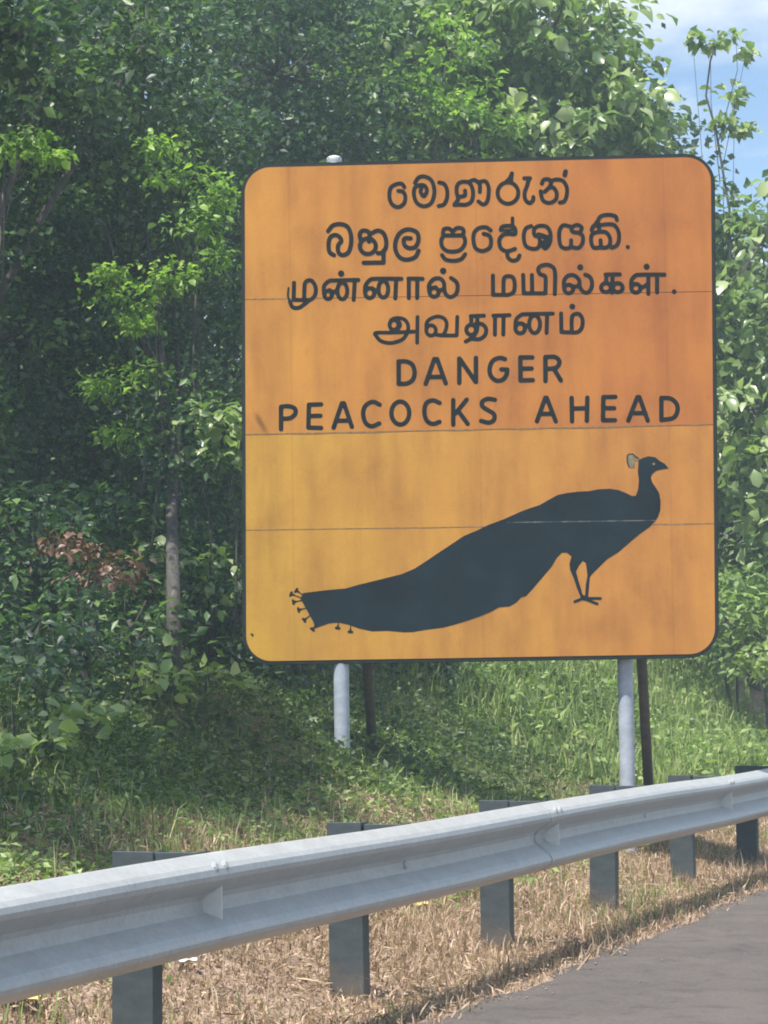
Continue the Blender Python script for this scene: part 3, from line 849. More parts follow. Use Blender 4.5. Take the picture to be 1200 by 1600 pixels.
for ox, oy, sc, pw, letters in T:
    for L_ in letters:
        st = []
        for s_ in L_:
            kind, data = s_[0], s_[1]; w_ = (s_[2] if len(s_) > 2 else pw) / sc / 2
            if kind == 's': pl = smooth(data)
            elif kind == 'l': pl = [np.array(p, float) for p in data]
            elif kind == 'o': pl = oval(*data)
            else: pl = [np.array(data, float)]
            st.append(([np.array((ox + p[0] / sc, oy + p[1] / sc)) for p in pl], w_))
        board_obj('letter', glyph_mesh(st), M['ink'])

# ---- peacock
bird = [(473.7,926.7),(508.7,922.3),(540.8,919.4),(561,913.5),(593,905.7),(628,897),(648.7,888),(667,876),(686.7,862.8),(706,850),(724.7,837.5),(745,829),(762.7,820.4),(788,811),(813,799.7),(826.7,794.5),(843,789.3),(857,781.2),(871.3,773.5),(885,770.5),(903.7,768.2),(920,767.5),(934,764.7),(952.7,763.7),(966.7,765.8),(978.3,770.5),(987.7,775.2),(993.5,774.5),(997,764.7),(998.2,750.7),(996.5,736.7),(997.5,725),(998,719),(1004,715.7),(1013.3,712.9),(1023.8,714.5),(1030.8,720.3),(1039,725),(1044.8,732),(1034.3,733.2),(1025,735.5),(1019.2,740.2),(1016.8,746),(1019.2,754.2),(1025,762.3),(1030,770.5),(1032,783.3),(1031.5,797.3),(1027.3,809),(1015.7,823),(999.3,834.7),(985.3,846.3),(966.7,862.7),(948,874.3),(936.3,886),(924.7,897.7),(921.6,902.3),(920,921),(918.8,934),(914,934),(915.3,914),(917.7,900),(916.5,888.3),(915.3,880),(910.7,876.7),(904.8,883.7),(900,893),(903.7,907),(908.3,921),(910.7,933),(907,933),(901.3,918.7),(896.7,904.7),(890.8,890.7),(889.7,881.3),(893,869.7),(886,863.8),(878,863.8),(869.8,872),(861.7,886),(847.7,902.3),(833.7,918.7),(822,931.5),(813.8,933.8),(808,940.8),(796.3,947.8),(780,949),(765,957),(750.8,963),(736,968),(721.7,972.7),(707,977),(692.5,980.6),(663.3,984.4),(645,987.5),(631.3,988),(605,985.6),(581.7,986.5),(561,982),(543.8,976),(529,972.8),(514.6,974),(500,979),(492.7,982),(489.8,971.9),(482.5,958.8),(473.7,942.7),(469.4,935.4)]
pts = []
for p in bird:
    x, z = onboard(*p); pts.append(Vector((x, -0.0056, z)))
tri = tessellate_polygon([pts])
board_obj('peacock_silhouette', mesh_py('peacock_silhouette', pts, [tuple(t) for t in tri]), M['bird'])
# scuffed line where the sheet edge shows through the bird
vs, fs = [], []
for i in range(121):
    u = i / 120; px_ = 792 + 232 * u; py_ = 822.3 - (px_ - 380) * 10.5 / 740 + 0.0
    w_ = max(0.0, mnoise.noise(Vector((px_ * 0.06, 3.1, 0.4))) + 0.30) * 1.7 + max(0.0, mnoise.noise(Vector((px_ * 0.3, 1.1, 0.4)))) * 1.2
    a_ = onboard(px_, py_ - w_ * 0.5 - 0.08); b_ = onboard(px_, py_ + w_ * 0.5 + 0.08)
    vs += [(a_[0], -0.0060, a_[1]), (b_[0], -0.0060, b_[1])]
for i in range(120): fs.append((2 * i, 2 * i + 1, 2 * i + 3, 2 * i + 2))
board_obj('scuff_line', mesh_py('scuff_line', vs, fs), flat('scuffed_edge', (0.12, 0.12, 0.11), 0.7, 0.5, 25))
# eye, crest, toes and the tail eyes
def small(name, strokes, material, lift=0.0062): return board_obj(name, glyph_mesh(strokes, 0.8, lift), material)
A = np.array
small('crest', [([A((984, 713)), A((986, 719)), A((987, 726))], 4.8), ([A((987, 718)), A((997, 718.5))], 1.2), ([A((985, 710.5)), A((994, 714))], 1.3)], M['crest'])
small('crest_outline', [([A((980.2, 712)), A((980, 722)), A((983, 729.5))], 1.0), ([A((982, 710.5)), A((988, 709.3)), A((998, 717))], 0.9)], M['bird'], 0.0068)
small('bird_eye', [([A((1021.5, 725))], 1.9)], M['crest'], 0.0068)
small('foot', [([A((898, 940)), A((911, 935)), A((938, 935))], 2.2), ([A((914, 936)), A((933, 943.5))], 2.2), ([A((909, 931)), A((913, 936)), A((916.5, 931))], 2.8)], M['bird'])
for tx, ty, ex, ey in ((454.8, 928, 470, 934), (463, 922.5, 474, 930), (458.3, 940.7, 472, 938), (466.5, 953, 479, 950), (475.2, 969, 484, 962), (488.3, 983.5, 494, 976), (527.7, 981.5, 529, 972), (547.5, 987.3, 548, 977)):
    dx, dy = tx - ex, ty - ey; l = math.hypot(dx, dy); nx_, ny_ = -dy / l, dx / l
    small('tail_eye', [([A((tx - nx_ * 2.6, ty - ny_ * 2.6)), A((tx + nx_ * 2.6, ty + ny_ * 2.6))], 1.9), ([A((tx, ty)), A((tx - dx / l * 4, ty - dy / l * 4))], 1.6), ([A((tx, ty)), A((ex, ey))], 0.8)], M['ink'])

# ---- posts, caps, braces, clamps
def post_at(px, top_px, cap):
    p = at(px, 1040, SY + 0.10)
    g = float(height(p.x, p.y)) - 0.25
    ztop = at(px, top_px, SY + 0.10).z
    v, f = tube([(p.x, p.y, g), (p.x, p.y, ztop)], [0.050, 0.050], 24)
    v = [q - sign_foot for q in map(Vector, v)]
    me = mesh_py('post', v, f, True)
    o = link_mesh('post', me, M['sign_post'], sign); mo = o.modifiers.new('e', 'EDGE_SPLIT'); mo.split_angle = R(40)
    if cap:
        cv, cf = tube([(0, 0, -0.03), (0, 0, 0.0), (0, 0, 0.010), (0, 0, 0.018)], [0.050, 0.050, 0.036, 0.008], 20)
        c = link_mesh('post_cap', mesh_py('post_cap', cv, cf, True), M['white_cap'], o)
        c.location = Vector((p.x, p.y, ztop)) - sign_foot
    return p
pL = post_at(533, 247, True)
pR = post_at(976.5, 262, False)
for p, bx0, bx1 in ((pL, 571, 586), (pR, 1001, 1013)):
    a = at(bx0, 1000, SY + 0.22); b_ = at(bx1, 1222, SY + 1.15)
    g = float(height(b_.x, b_.y)) - 0.2
    e = a + (b_ - a) * ((a.z - g) / (a.z - b_.z))
    up_ = a + (a - b_) * 3.0; up_.y = SY + 0.16
    v, f = tube([up_ - sign_foot, a - sign_foot, e - sign_foot], [0.032, 0.034, 0.036], 12)
    link_mesh('brace', mesh_py('brace', v, f, True), M['brace'], sign)
# horizontal rails behind the board that carry it
for py in (420, 640, 870):
    a = at(400, py + 8, SY); b_ = at(1100, py - 8, SY)
    xa = (a - bc).dot(ux); xb = (b_ - bc).dot(ux); za = a.z - bc.z; zb = b_.z - bc.z
    vs = []
    for x, z in ((xa, za), (xb, zb)):
        vs += [(x, 0.036, z - 0.025), (x, 0.062, z - 0.025), (x, 0.062, z + 0.025), (x, 0.036, z + 0.025)]
    fs = [(0, 1, 2, 3), (7, 6, 5, 4), (0, 4, 5, 1), (1, 5, 6, 2), (2, 6, 7, 3), (3, 7, 4, 0)]
    board_obj('stiffener', mesh_py('stiffener', vs, fs), M['backing'])

# ------------------------------------------------------------------ ground vegetation (stuff)
def scatter(n, D0, D1, w0, w1, dens=None):
    D = rng.uniform(D0, D1, n); w = rng.uniform(w0, w1, n)
    x, y = XY(D, w)
    px = 600 + F * x / y
    keep = (px > -350) & (px < 1550)
    if dens is not None: keep &= rng.uniform(0, 1, n) < dens(D, w, x, y)
    return x[keep], y[keep], w[keep] - RAILW

def blades(x, y, hgt, wid, lean, tint):
    z = height(x, y)
    n = len(x); th = rng.uniform(0, 2 * np.pi, n); ln = np.abs(rng.normal(0, lean, n))
    p = np.stack([x, y, z - 0.01], -1)
    ld = np.stack([np.cos(th), np.sin(th), np.zeros(n)], -1)
    fa = rng.normal(0, 0.9, n)                    # blade faces roughly the road or any way
    sd_ = np.stack([np.cos(fa), np.sin(fa), np.zeros(n)], -1) * wid[:, None] * 0.5
    up_ = np.array([0, 0, 1.0])
    m1 = p + ld * (ln * 0.3 * hgt)[:, None] + up_ * (hgt * 0.55)[:, None]
    tp = p + ld * (ln * 1.0 * hgt)[:, None] + up_ * (hgt * np.clip(1 - 0.4 * ln, 0.25, 1))[:, None]
    co = np.stack([p - sd_, p + sd_, m1 + sd_ * .7, m1 - sd_ * .7, tp], 1).reshape(-1, 3)
    b = (np.arange(n) * 5)[:, None, None]
    f = (np.array([(0, 1, 2), (0, 2, 3), (3, 2, 4)])[None] + b).reshape(-1, 3)
    return co, f, np.repeat(tint, 5)

def hit(px, py):
    for k in range(1200):
        YY = 7 + k * 0.05; p = at(px, py, YY)
        if p.z <= float(height(p.x, p.y)): return p
    return p
PATH = [hit(*q) for q in ((1085, 1022), (1120, 1040), (1150, 1065), (1180, 1095), (1210, 1125), (1260, 1170))]
def near_path(x, y):
    d = np.full(np.shape(x), 1e9)
    for a, b in zip(PATH[:-1], PATH[1:]):
        ax_, ay_ = b.x - a.x, b.y - a.y; t = np.clip(((x - a.x) * ax_ + (y - a.y) * ay_) / (ax_ ** 2 + ay_ ** 2), 0, 1)
        d = np.minimum(d, np.hypot(x - a.x - ax_ * t, y - a.y - ay_ * t))
    return d
vs, fs = [], []
for i in range(61):
    u = i / 60 * (len(PATH) - 1); k = min(int(u), len(PATH) - 2); p = PATH[k].lerp(PATH[k + 1], u - k); q = (PATH[k + 1] - PATH[k]); q.z = 0; q.normalize(); sd_ = Vector((-q.y, q.x, 0))
    for j in range(7):
        o_ = (j - 3) / 3 * (0.55 + 0.15 * math.sin(i * .7)); v = p + sd_ * o_
        vs.append((v.x, v.y, float(height(v.x, v.y)) + 0.05 * (1 - abs(j - 3) / 3) + 0.004))
for i in range(60):
    for j in range(6):
        a = i * 7 + j; fs.append((a, a + 1, a + 8, a + 7))
tag(link_mesh('path', mesh_py('path', vs, fs, True), flat('bare_earth', (0.30, 0.20, 0.13), 0.95, 0.35, 6)), kind='structure')
# dry straw on the verge
def patch(x, y, s=1.0): return fbm(x * s * 1.7 + 3, y * s * 1.7 - 5)
x, y, off = scatter(210000, 6.2, 34, 2.86, 5.2, lambda D, w, x, y: np.clip(14 / D, 0, 1) * np.clip((w - 2.84) / 0.25, 0.12, 1) * np.clip((5.2 - w) / 0.9, 0.05, 1))
n = len(x); pt = patch(x, y)
h_ = rng.gamma(3.0, 0.015, n) * np.clip(0.9 + pt * 0.7, 0.35, 2.2) + 0.015
tn = np.clip(rng.normal(0.50, 0.24, n) + pt * 0.10 - 0.30 * np.clip(patch(x + 9, y, 2.3), 0, 1) - 0.10 * np.exp(-((off + 0.40) / 0.10) ** 2), 0, 1)
o = link_mesh('dry_grass', mesh_np('dry_grass', *blades(x, y, h_, 0.004 + rng.uniform(0, 0.006, n), 0.95, tn)), M['straw']); tag(o, 'short straw coloured dry grass on the verge under the guard rail', 'grass', kind='stuff')
# dry crumbs and fallen leaves among it
x, y, off = scatter(90000, 6.2, 30, 2.88, 5.4, lambda D, w, x, y: np.clip(12 / D, 0, 1) * np.clip((w - 2.80) / 0.3, 0.1, 1))
n = len(x); d, nn = orient(n, 0.45, 0.0); p = np.stack([x, y, height(x, y) + rng.uniform(0.0, 0.035, n)], -1)
Ls = rng.gamma(3, 0.010, n) + 0.008
o = link_mesh('leaf_litter', mesh_np('leaf_litter', *leaves(p, d, nn, Ls, np.minimum(Ls * rng.uniform(0.10, 0.35, n), 0.008), np.clip(rng.normal(.5, .26, n) + patch(x, y, 1.6) * .15, 0, 1))), M['straw']); tag(o, 'scattered dry leaf litter between the road edge and bank', 'leaf litter', kind='stuff')
x, y, off = scatter(5000, 6.2, 22, 1.8, 3.2, lambda D, w, x, y: np.clip(np.exp(-((2.98 - w) / 0.09)), 0, 1) * 0.9 + 0.006)
n = len(x); rr_ = rng.gamma(2, 0.0014, n) + 0.002
base_o = np.array([(1, 0, 0), (-1, 0, 0), (0, 1, 0), (0, -1, 0), (0, 0, .7), (0, 0, -.5)], float)
jit = rng.uniform(0.7, 1.3, (n, 6, 1))
co_ = (np.stack([x, y, np.where(off < -0.48, 0.016, height(x, y) + 0.01)], -1)[:, None, :] + base_o[None] * jit * rr_[:, None, None]).reshape(-1, 3)
ff = np.array([(0, 2, 4), (2, 1, 4), (1, 3, 4), (3, 0, 4), (2, 0, 5), (1, 2, 5), (3, 1, 5), (0, 3, 5)])
fc_ = (ff[None] + (np.arange(n) * 6)[:, None, None]).reshape(-1, 3)
o = link_mesh('gravel', mesh_np('gravel', co_, fc_), M['stone']); tag(o, 'loose grit and small stones along the crumbling road edge', 'gravel', kind='stuff')
# taller dead stalks
x, y, off = scatter(900, 6.2, 24, 3.05, 5.6)
n = len(x)
o = link_mesh('dry_stalks', mesh_np('dry_stalks', *blades(x, y, rng.uniform(0.08, 0.22, n), np.full(n, 0.005), 0.5, np.clip(rng.normal(.8, .15, n), 0, 1))), M['straw']); tag(o, 'taller pale dead stalks standing in the verge grass', 'grass', kind='stuff')
# green grass tufts in the verge and on the near mound
def gd(D, w, x, y):
    o_ = w - RAILW
    return np.clip(14 / D, 0, 1) * np.where(o_ < 0.55, np.clip(patch(x, y, 0.9) - 0.05, 0, .35), np.clip(0.55 + patch(x, y) * 0.8, 0.08, 1))
x, y, off = scatter(230000, 6.2, 36, 3.0, 10.5, gd)
n = len(x)
o = link_mesh('green_grass', mesh_np('green_grass', *blades(x, y, rng.gamma(3, 0.025, n) + 0.02, rng.uniform(0.004, 0.010, n), 0.7, np.clip(rng.normal(.5, .25, n), 0, 1))), M['grass_green']); tag(o, 'mixed green grass growing on the bank behind the guard rail', 'grass', kind='stuff')
# creeping leafy cover: small clumps of leaves over the bank
def cover(name, label, nclump, D0, D1, w0, w1, dens, per, L0, L1, H, material, r=0.13):
    x, y, off = scatter(nclump, D0, D1, w0, w1, dens)
    k = rng.poisson(per, len(x)); ci = np.repeat(np.arange(len(x)), k); n = len(ci)
    hh = rng.uniform(0.3, 1.0, len(x)) * H
    px_ = x[ci] + rng.normal(0, r, n); py_ = y[ci] + rng.normal(0, r, n)
    z = height(px_, py_) + np.abs(rng.normal(0.45, 0.3, n)) * hh[ci]
    d, nn = orient(n, 0.62, 0.1)
    L = rng.uniform(L0, L1, n) * rng.uniform(0.7, 1.2, len(x))[ci]
    ct = rng.beta(2, 3, len(x))[ci]
    t = np.clip(ct + rng.normal(0, 0.15, n), 0, 1)
    o = link_mesh(name, mesh_np(name, *leaves(np.stack([px_, py_, z], -1), d, nn, L, L * 0.55, t)), material)
    tag(o, label, 'plants', kind='stuff'); return o
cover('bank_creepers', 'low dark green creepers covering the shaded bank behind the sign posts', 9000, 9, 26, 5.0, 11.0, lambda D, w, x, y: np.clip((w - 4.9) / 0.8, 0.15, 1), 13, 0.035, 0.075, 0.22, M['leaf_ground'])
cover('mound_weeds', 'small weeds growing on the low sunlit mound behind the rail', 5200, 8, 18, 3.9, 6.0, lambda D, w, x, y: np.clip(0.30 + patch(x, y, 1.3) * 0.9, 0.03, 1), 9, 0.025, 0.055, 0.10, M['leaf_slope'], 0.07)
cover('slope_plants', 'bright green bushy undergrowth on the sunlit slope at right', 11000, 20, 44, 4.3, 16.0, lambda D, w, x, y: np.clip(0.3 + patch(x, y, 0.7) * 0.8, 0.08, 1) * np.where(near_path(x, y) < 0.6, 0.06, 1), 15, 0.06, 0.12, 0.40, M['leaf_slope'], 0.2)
x, y, off = scatter(60000, 20, 44, 4.6, 14, lambda D, w, x, y: np.where(near_path(x, y) < 0.6, 0.06, 1))
n = len(x)
o = link_mesh('tall_slope_grass', mesh_np('tall_slope_grass', *blades(x, y, rng.uniform(0.12, 0.42, n), rng.uniform(0.010, 0.022, n), 0.6, np.clip(rng.normal(.5, .22, n), 0, 1))), M['grass_green']); tag(o, 'long bright green grass on the right hand slope', 'grass', kind='stuff')

# ------------------------------------------------------------------ trees and shrubs
LG = 'dense trees on the bank left of the sign'
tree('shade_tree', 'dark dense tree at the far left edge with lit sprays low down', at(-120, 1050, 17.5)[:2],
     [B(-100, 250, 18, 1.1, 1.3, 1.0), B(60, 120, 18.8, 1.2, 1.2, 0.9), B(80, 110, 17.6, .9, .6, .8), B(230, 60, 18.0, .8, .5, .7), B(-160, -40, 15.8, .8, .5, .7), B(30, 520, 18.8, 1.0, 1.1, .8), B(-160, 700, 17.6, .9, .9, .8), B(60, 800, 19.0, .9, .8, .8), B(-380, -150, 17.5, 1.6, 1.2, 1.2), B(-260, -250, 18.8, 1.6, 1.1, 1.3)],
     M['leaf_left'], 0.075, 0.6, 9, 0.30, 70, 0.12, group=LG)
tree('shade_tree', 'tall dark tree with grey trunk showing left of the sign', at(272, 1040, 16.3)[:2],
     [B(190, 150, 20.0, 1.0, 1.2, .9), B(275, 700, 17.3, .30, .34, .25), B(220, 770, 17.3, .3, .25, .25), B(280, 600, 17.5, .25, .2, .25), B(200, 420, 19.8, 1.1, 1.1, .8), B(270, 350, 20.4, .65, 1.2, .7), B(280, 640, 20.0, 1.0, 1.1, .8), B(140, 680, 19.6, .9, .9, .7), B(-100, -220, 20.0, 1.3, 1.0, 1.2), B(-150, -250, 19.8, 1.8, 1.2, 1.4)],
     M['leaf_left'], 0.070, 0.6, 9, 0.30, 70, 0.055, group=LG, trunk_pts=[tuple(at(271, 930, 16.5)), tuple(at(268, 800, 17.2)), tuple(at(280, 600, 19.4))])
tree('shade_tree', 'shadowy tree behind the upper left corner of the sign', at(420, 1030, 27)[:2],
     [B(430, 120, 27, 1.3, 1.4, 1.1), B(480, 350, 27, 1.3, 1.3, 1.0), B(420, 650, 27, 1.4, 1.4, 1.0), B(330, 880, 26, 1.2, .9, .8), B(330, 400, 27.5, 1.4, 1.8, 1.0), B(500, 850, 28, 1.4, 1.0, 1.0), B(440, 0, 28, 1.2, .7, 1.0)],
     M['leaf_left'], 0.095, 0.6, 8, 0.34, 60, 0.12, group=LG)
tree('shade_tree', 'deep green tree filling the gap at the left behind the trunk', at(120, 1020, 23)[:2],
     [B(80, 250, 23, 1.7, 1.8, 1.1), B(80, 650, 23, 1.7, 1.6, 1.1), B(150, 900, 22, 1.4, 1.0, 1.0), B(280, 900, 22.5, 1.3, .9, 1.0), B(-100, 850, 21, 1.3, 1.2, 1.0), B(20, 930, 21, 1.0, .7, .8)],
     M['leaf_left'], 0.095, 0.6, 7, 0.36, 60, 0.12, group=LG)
tree('shade_tree', 'dark tree at the top left corner with unseen crown lobes added to shade the bank', at(-420, 1080, 14.2)[:2],
     [B(10, 50, 12.8, .35, .25, .5), ((-3.45, 9.4, 6.0), (.55, .9, .4)), ((-3.05, 11.0, 6.0), (.45, .8, .4)), ((-2.65, 12.5, 6.0), (.38, .9, .4)), ((-2.55, 13.8, 6.0), (.38, .8, .4)), ((-3.1, 11.0, 6.6), (.45, .9, .4)), ((-2.75, 12.9, 6.6), (.35, .9, .4))],  # all but the first lobe are out of view, added to cast the bank's shade
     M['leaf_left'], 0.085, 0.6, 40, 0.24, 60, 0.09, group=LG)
UG = 'dark bushes at the foot of the left trees'
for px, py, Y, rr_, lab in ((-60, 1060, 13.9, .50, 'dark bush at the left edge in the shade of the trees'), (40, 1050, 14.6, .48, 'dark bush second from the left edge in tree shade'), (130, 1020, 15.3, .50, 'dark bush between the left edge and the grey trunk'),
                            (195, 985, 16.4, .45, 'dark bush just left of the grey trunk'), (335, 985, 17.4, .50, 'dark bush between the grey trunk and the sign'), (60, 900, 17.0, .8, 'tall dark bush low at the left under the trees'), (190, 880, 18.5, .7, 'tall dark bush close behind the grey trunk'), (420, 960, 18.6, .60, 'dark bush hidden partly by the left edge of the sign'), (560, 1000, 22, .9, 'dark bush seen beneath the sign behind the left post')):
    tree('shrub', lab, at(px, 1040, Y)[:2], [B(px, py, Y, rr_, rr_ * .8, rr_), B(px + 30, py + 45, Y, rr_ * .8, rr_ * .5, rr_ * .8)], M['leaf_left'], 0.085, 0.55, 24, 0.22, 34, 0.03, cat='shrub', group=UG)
# stand-in saplings with brighter leaves for lit branch tufts of the left trees
def spray(label, blobs, base, leaf=0.065, per=45, m='leaf_lime'):
    return tree('sapling', label, base, blobs, M[m], leaf, 0.5, 30, 0.15, per, 0.010, broad=True, n_obj=60, cat='sapling', group='sunlit saplings in front of the dark trees', up=0.7)
spray('lime green stand-in sapling for a lit branch tuft level with the top third of the sign at its left', [B(285, 285, 17.3, .17, .09, .12), B(325, 320, 17.3, .15, .08, .12), B(252, 225, 17.3, .10, .08, .1), B(345, 300, 17.3, .07, .08, .1), B(300, 350, 17.3, .15, .05, .1)], at(325, 1050, 17.3)[:2])
spray('brightest lime stand-in sapling for a lit branch tuft left of the Tamil lettering', [B(212, 465, 17.3, .19, .13, .12), B(290, 425, 17.3, .20, .08, .12), B(338, 412, 17.3, .09, .09, .1), B(180, 415, 17.3, .10, .08, .1), B(222, 515, 17.3, .08, .07, .1), B(255, 445, 17.3, .16, .06, .1)], at(250, 1055, 17.3)[:2])
spray('small stand-in sapling for a faint lit branch tuft left of the word danger', [B(175, 600, 17.3, .13, .06, .12), B(222, 585, 17.3, .09, .09, .10), B(210, 675, 17.3, .15, .06, .10)], at(200, 1060, 17.3)[:2])
spray('yellow green stand-in sapling for a lit branch tip at the upper left edge of the view', [B(40, 215, 16.0, .13, .06, .12), B(70, 245, 16.0, .12, .04, .12), B(10, 240, 16.0, .12, .04, .12)], at(-10, 1070, 16.0)[:2])
spray('pale broad leaved stand-in sapling for a lit branch tuft touching the left edge of the sign', [B(346, 665, 17.3, .08, .05, .1), B(356, 705, 17.3, .05, .06, .1), B(338, 650, 17.3, .06, .04, .1)], at(360, 1060, 17.3)[:2], 0.11, 16, 'leaf_big')
spray('small sapling with pale leaves beside the grey trunk', [B(238, 865, 17.3, .09, .06, .1), B(245, 950, 17.3, .06, .1, .1), B(330, 875, 17.3, .10, .07, .1), B(310, 930, 17.3, .1, .06, .1)], at(248, 1040, 17.3)[:2], 0.10, 16, 'leaf_big')
spray('dry brown leaved bush low in the shade at left', [B(105, 860, 15.6, .14, .08, .12), B(180, 880, 15.8, .12, .10, .12), B(150, 905, 15.7, .15, .05, .12)], at(140, 1040, 15.7)[:2], 0.07, 26, 'leaf_dead')

# right hand trees
tree('broadleaf_tree', 'large sunlit broad leaved tree rising behind the top right corner of the sign', at(880, 1040, 31)[:2],
     [B(860, 60, 30, 1.1, .75, 1.1), B(720, 60, 30.5, 1.3, .9, 1.1), B(900, 200, 30, 1.05, .9, 1.1), B(1050, 350, 30, .65, .8, .9), B(1130, 420, 30, .75, .8, .8), B(820, 280, 31, 1.8, 1.2, 1.2), B(975, 105, 30, .36, .5, .6), B(1010, 230, 30, .42, .5, .5), B(620, 250, 31, 1.4, 1.3, 1.2), B(1150, 560, 30, .9, .9, .8), B(1140, 700, 30, .8, .8, .8), B(600, 60, 31, 1.1, .6, 1.0), B(780, -110, 31, 1.8, .8, 1.2)],
     M['leaf_big'], 0.20, 0.56, 7.0, 0.36, 26, 0.12, broad=True, n_obj=290, up=0.6, droop=0.25, group='large trees behind the sign')
tree('broadleaf_tree', 'slender broad leaved tree with pointed crown leaning in at the right edge', at(1240, 1020, 29)[:2],
     [B(1190, 380, 29, .30, .4, .5), B(1230, 480, 29, .7, .8, .6), B(1170, 640, 29, .7, .8, .7), B(1260, 760, 29, .9, .9, .8), B(1340, 600, 29, 1.0, 1.4, .8)],
     M['leaf_big'], 0.19, 0.55, 8.0, 0.40, 20, 0.06, broad=True, n_obj=120, up=0.6, droop=0.25, group='large trees behind the sign')
tree('lime_tree', 'fresh yellow green tree just above the middle of the sign', at(640, 1030, 29)[:2],
     [B(640, 170, 29, .95, .6, .7), B(560, 120, 29, .5, .45, .5), B(740, 200, 29, .6, .5, .5), B(560, 240, 29, .5, .5, .5), B(700, 80, 29, .5, .4, .5), B(680, 330, 29, 1.2, .7, .7)],
     M['leaf_lime'], 0.13, 0.5, 11, 0.28, 34, 0.09, broad=True, n_obj=150, up=0.6, group='large trees behind the sign')
# the lone twig reaching into the sky
tw_pts = [at(1140, 330, 29.5), at(1118, 200, 29.5), at(1103, 150, 29.5), at(1110, 95, 29.5), at(1118, 70, 29.5)]
tree('slender_sapling', 'lone thin sapling with leaf rosettes standing out against the sky', at(1150, 1010, 29.6)[:2],
     [B(1110, 68, 29.5, .20, .06, .15), B(1150, 60, 29.5, .16, .06, .15), B(1165, 85, 29.5, .06, .10, .1), B(1082, 62, 29.5, .05, .06, .08), B(1148, 150, 29.5, .08, .10, .12), B(1160, 205, 29.5, .10, .08, .12), B(1130, 190, 29.5, .05, .05, .05)],
     M['leaf_big'], 0.14, 0.6, 40, 0.09, 8, 0.016, broad=True, n_obj=200, trunk_pts=[tuple(p) for p in tw_pts], n_limb=None, cat='sapling', hollow=0.1)
# dark understorey at right behind the slope
tree('understorey_tree', 'shaded leafy undergrowth tree beside the lower right edge of the sign', at(1180, 1000, 33)[:2],
     [B(1160, 780, 33, 1.3, 1.0, 1.0), B(1200, 700, 34, 1.5, 1.4, 1.0), B(1140, 880, 33, 1.0, .6, .8), B(1300, 850, 32, 1.6, 1.0, 1.0), B(1150, 560, 34, 1.2, 1.2, 1.0), B(1240, 900, 32, 1.2, .6, .8)],
     M['leaf_left'], 0.13, 0.55, 5, 0.42, 45, 0.12, group='trees closing the view behind the slope')
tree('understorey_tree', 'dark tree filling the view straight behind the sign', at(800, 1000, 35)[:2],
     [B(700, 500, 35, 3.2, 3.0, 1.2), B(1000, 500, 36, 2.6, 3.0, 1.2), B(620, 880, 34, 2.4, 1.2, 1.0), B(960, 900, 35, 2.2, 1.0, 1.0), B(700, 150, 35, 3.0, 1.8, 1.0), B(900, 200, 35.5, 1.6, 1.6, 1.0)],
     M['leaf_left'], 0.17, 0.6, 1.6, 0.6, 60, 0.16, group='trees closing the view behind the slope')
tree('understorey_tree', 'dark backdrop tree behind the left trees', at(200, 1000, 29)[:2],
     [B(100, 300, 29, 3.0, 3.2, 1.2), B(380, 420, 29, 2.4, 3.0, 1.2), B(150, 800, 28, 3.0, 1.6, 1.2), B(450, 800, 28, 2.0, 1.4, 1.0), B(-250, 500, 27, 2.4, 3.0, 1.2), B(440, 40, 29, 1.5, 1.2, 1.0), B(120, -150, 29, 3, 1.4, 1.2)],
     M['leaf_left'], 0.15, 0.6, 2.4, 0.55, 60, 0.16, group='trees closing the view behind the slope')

for px, py, Y, rr_, lab in ((1140, 960, 29.5, .8, 'hazy green bush beside the lower right corner of the sign'), (1200, 930, 29, .9, 'hazy green bush at the right edge above the slope'), (1090, 985, 31, .9, 'green bush behind the lower right corner of the sign'), (1260, 980, 28, .9, 'green bush just beyond the right edge of the view')):
    tree('shrub', lab, at(px, 1040, Y)[:2], [B(px, py, Y, rr_, rr_ * .7, rr_), B(px - 60, py + 25, Y, rr_ * .7, rr_ * .4, rr_ * .8)], M['leaf_slope'], 0.13, 0.5, 10, 0.28, 34, 0.03, cat='shrub', group='bushes at the head of the right hand slope')
# shrubs along the top of the shaded bank, and at the sign's foot
def shrub(label, px, py, Y, rx, rz, leaf=0.10, m='leaf_ground', per=16, nobj=45, group=None):
    c = at(px, py, Y); g = float(height(c.x, c.y))
    c.z = max(c.z, g + rz * 0.4)
    return tree('shrub', label, (c.x, c.y), [((c.x, c.y, c.z), (rx, rx * .7, rz))], M[m], leaf, 0.45, 60, 0.14, per, 0.02, broad=True, n_obj=nobj, cat='shrub', up=0.6, group=group, droop=-0.1, hollow=0.1,
                trunk_pts=[(c.x, c.y, (g + c.z) / 2), (c.x, c.y, c.z)])
SG = 'leafy shrubs along the top of the shaded bank'
def hitg(px, py):
    for k in range(1400):
        YY = 7 + k * 0.025; p = at(px, py, YY)
        if p.z <= float(height(p.x, p.y)): return p
    return p
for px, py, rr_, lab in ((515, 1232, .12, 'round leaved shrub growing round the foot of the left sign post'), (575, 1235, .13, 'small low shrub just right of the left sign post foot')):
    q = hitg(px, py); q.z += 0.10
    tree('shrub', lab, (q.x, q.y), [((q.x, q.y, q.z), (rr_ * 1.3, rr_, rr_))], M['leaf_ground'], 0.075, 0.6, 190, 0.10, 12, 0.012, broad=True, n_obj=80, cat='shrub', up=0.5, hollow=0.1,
         trunk_pts=[(q.x, q.y, q.z - .06), (q.x, q.y, q.z)])
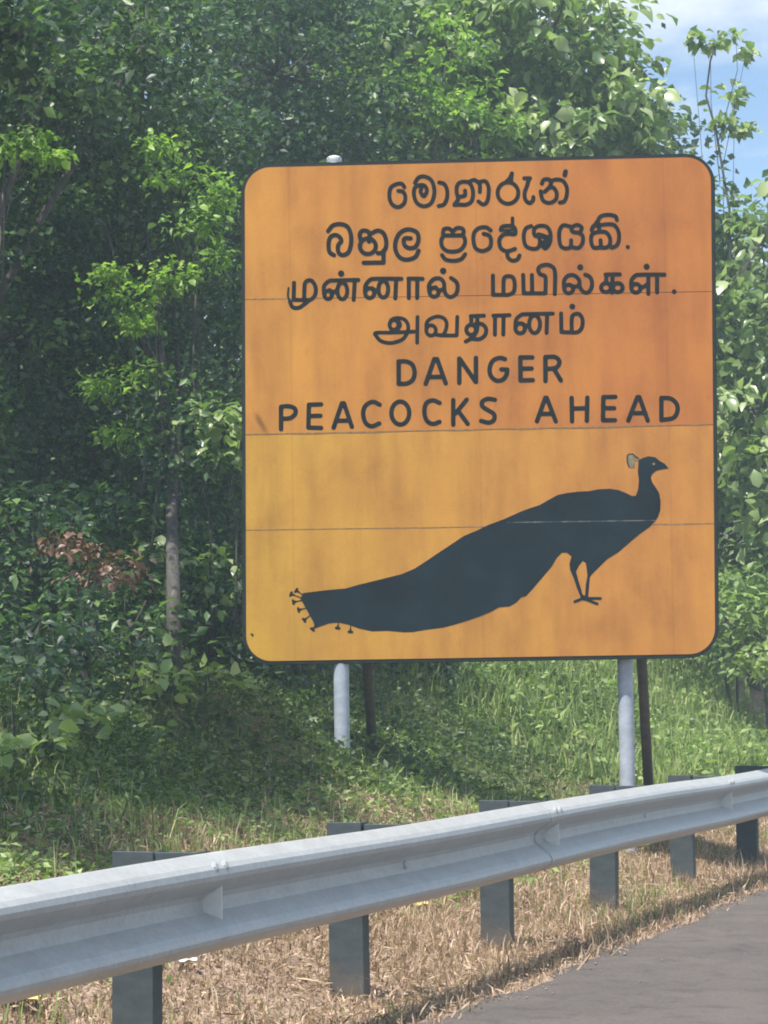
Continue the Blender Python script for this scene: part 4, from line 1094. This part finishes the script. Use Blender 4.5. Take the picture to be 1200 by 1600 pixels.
for px, py, lab in ((-25, 1215, 'leafy shrub cut by the far left edge on the bank top'), (25, 1200, 'leafy shrub near the far left edge of the shaded bank'), (80, 1178, 'third leafy shrub from the left on the bank top'), (130, 1155, 'fourth leafy shrub from the left on the bank top'),
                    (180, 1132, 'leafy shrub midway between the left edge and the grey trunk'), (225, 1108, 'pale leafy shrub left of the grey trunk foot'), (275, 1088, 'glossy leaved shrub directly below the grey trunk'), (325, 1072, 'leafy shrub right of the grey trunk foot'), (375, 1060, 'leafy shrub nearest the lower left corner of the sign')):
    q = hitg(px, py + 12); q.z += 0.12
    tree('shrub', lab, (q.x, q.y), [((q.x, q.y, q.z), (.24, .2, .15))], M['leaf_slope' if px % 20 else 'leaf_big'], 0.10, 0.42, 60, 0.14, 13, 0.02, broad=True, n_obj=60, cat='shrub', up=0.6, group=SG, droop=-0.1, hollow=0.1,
         trunk_pts=[(q.x, q.y, q.z - .06), (q.x, q.y, q.z)])

# litter: yellow scraps caught in the dry grass, pale stones
def scrap(px, py, Y, size, material, name, label, cat):
    c = at(px, py, Y); z = float(height(c.x, c.y))
    # walk along the ray until it meets the ground
    for k in range(400):
        YY = 6 + k * 0.05; p = at(px, py, YY)
        if p.z <= float(height(p.x, p.y)) + 0.03: break
    c = p
    vs = []; nn = 5
    for i in range(nn + 1):
        for j in range(nn + 1):
            u, v = i / nn - .5, j / nn - .5
            vs.append((c.x + u * size * 1.3, c.y + v * size, c.z + 0.02 + 0.25 * size * mnoise.noise(Vector((u * 4 + px, v * 4, 1)))))
    vs = [Vector(v) - c for v in vs]
    vs2 = [v - Vector((0, 0, 0.002)) for v in vs]
    fs = []
    for i in range(nn):
        for j in range(nn):
            a = i * (nn + 1) + j; fs.append((a, a + nn + 1, a + nn + 2, a + 1))
            b = a + (nn + 1) ** 2; fs.append((b, b + 1, b + nn + 2, b + nn + 1))
    o = link_mesh(name, mesh_py(name, vs + vs2, fs, True), material); o.location = c
    tag(o, label, cat)
scrap(648, 1418, 12, 0.10, M['rubbish'], 'crumpled_wrapper', 'yellow crumpled wrapper lying in the dry grass between two rail posts', 'litter')
scrap(30, 1568, 9, 0.10, M['rubbish'], 'crumpled_wrapper', 'orange tinted crumpled wrapper in the grass at the bottom left corner', 'litter')
scrap(292, 1508, 9, 0.06, M['white_cap'], 'paper_scrap', 'pale torn paper scrap beneath the beam right of the nearest post', 'litter')
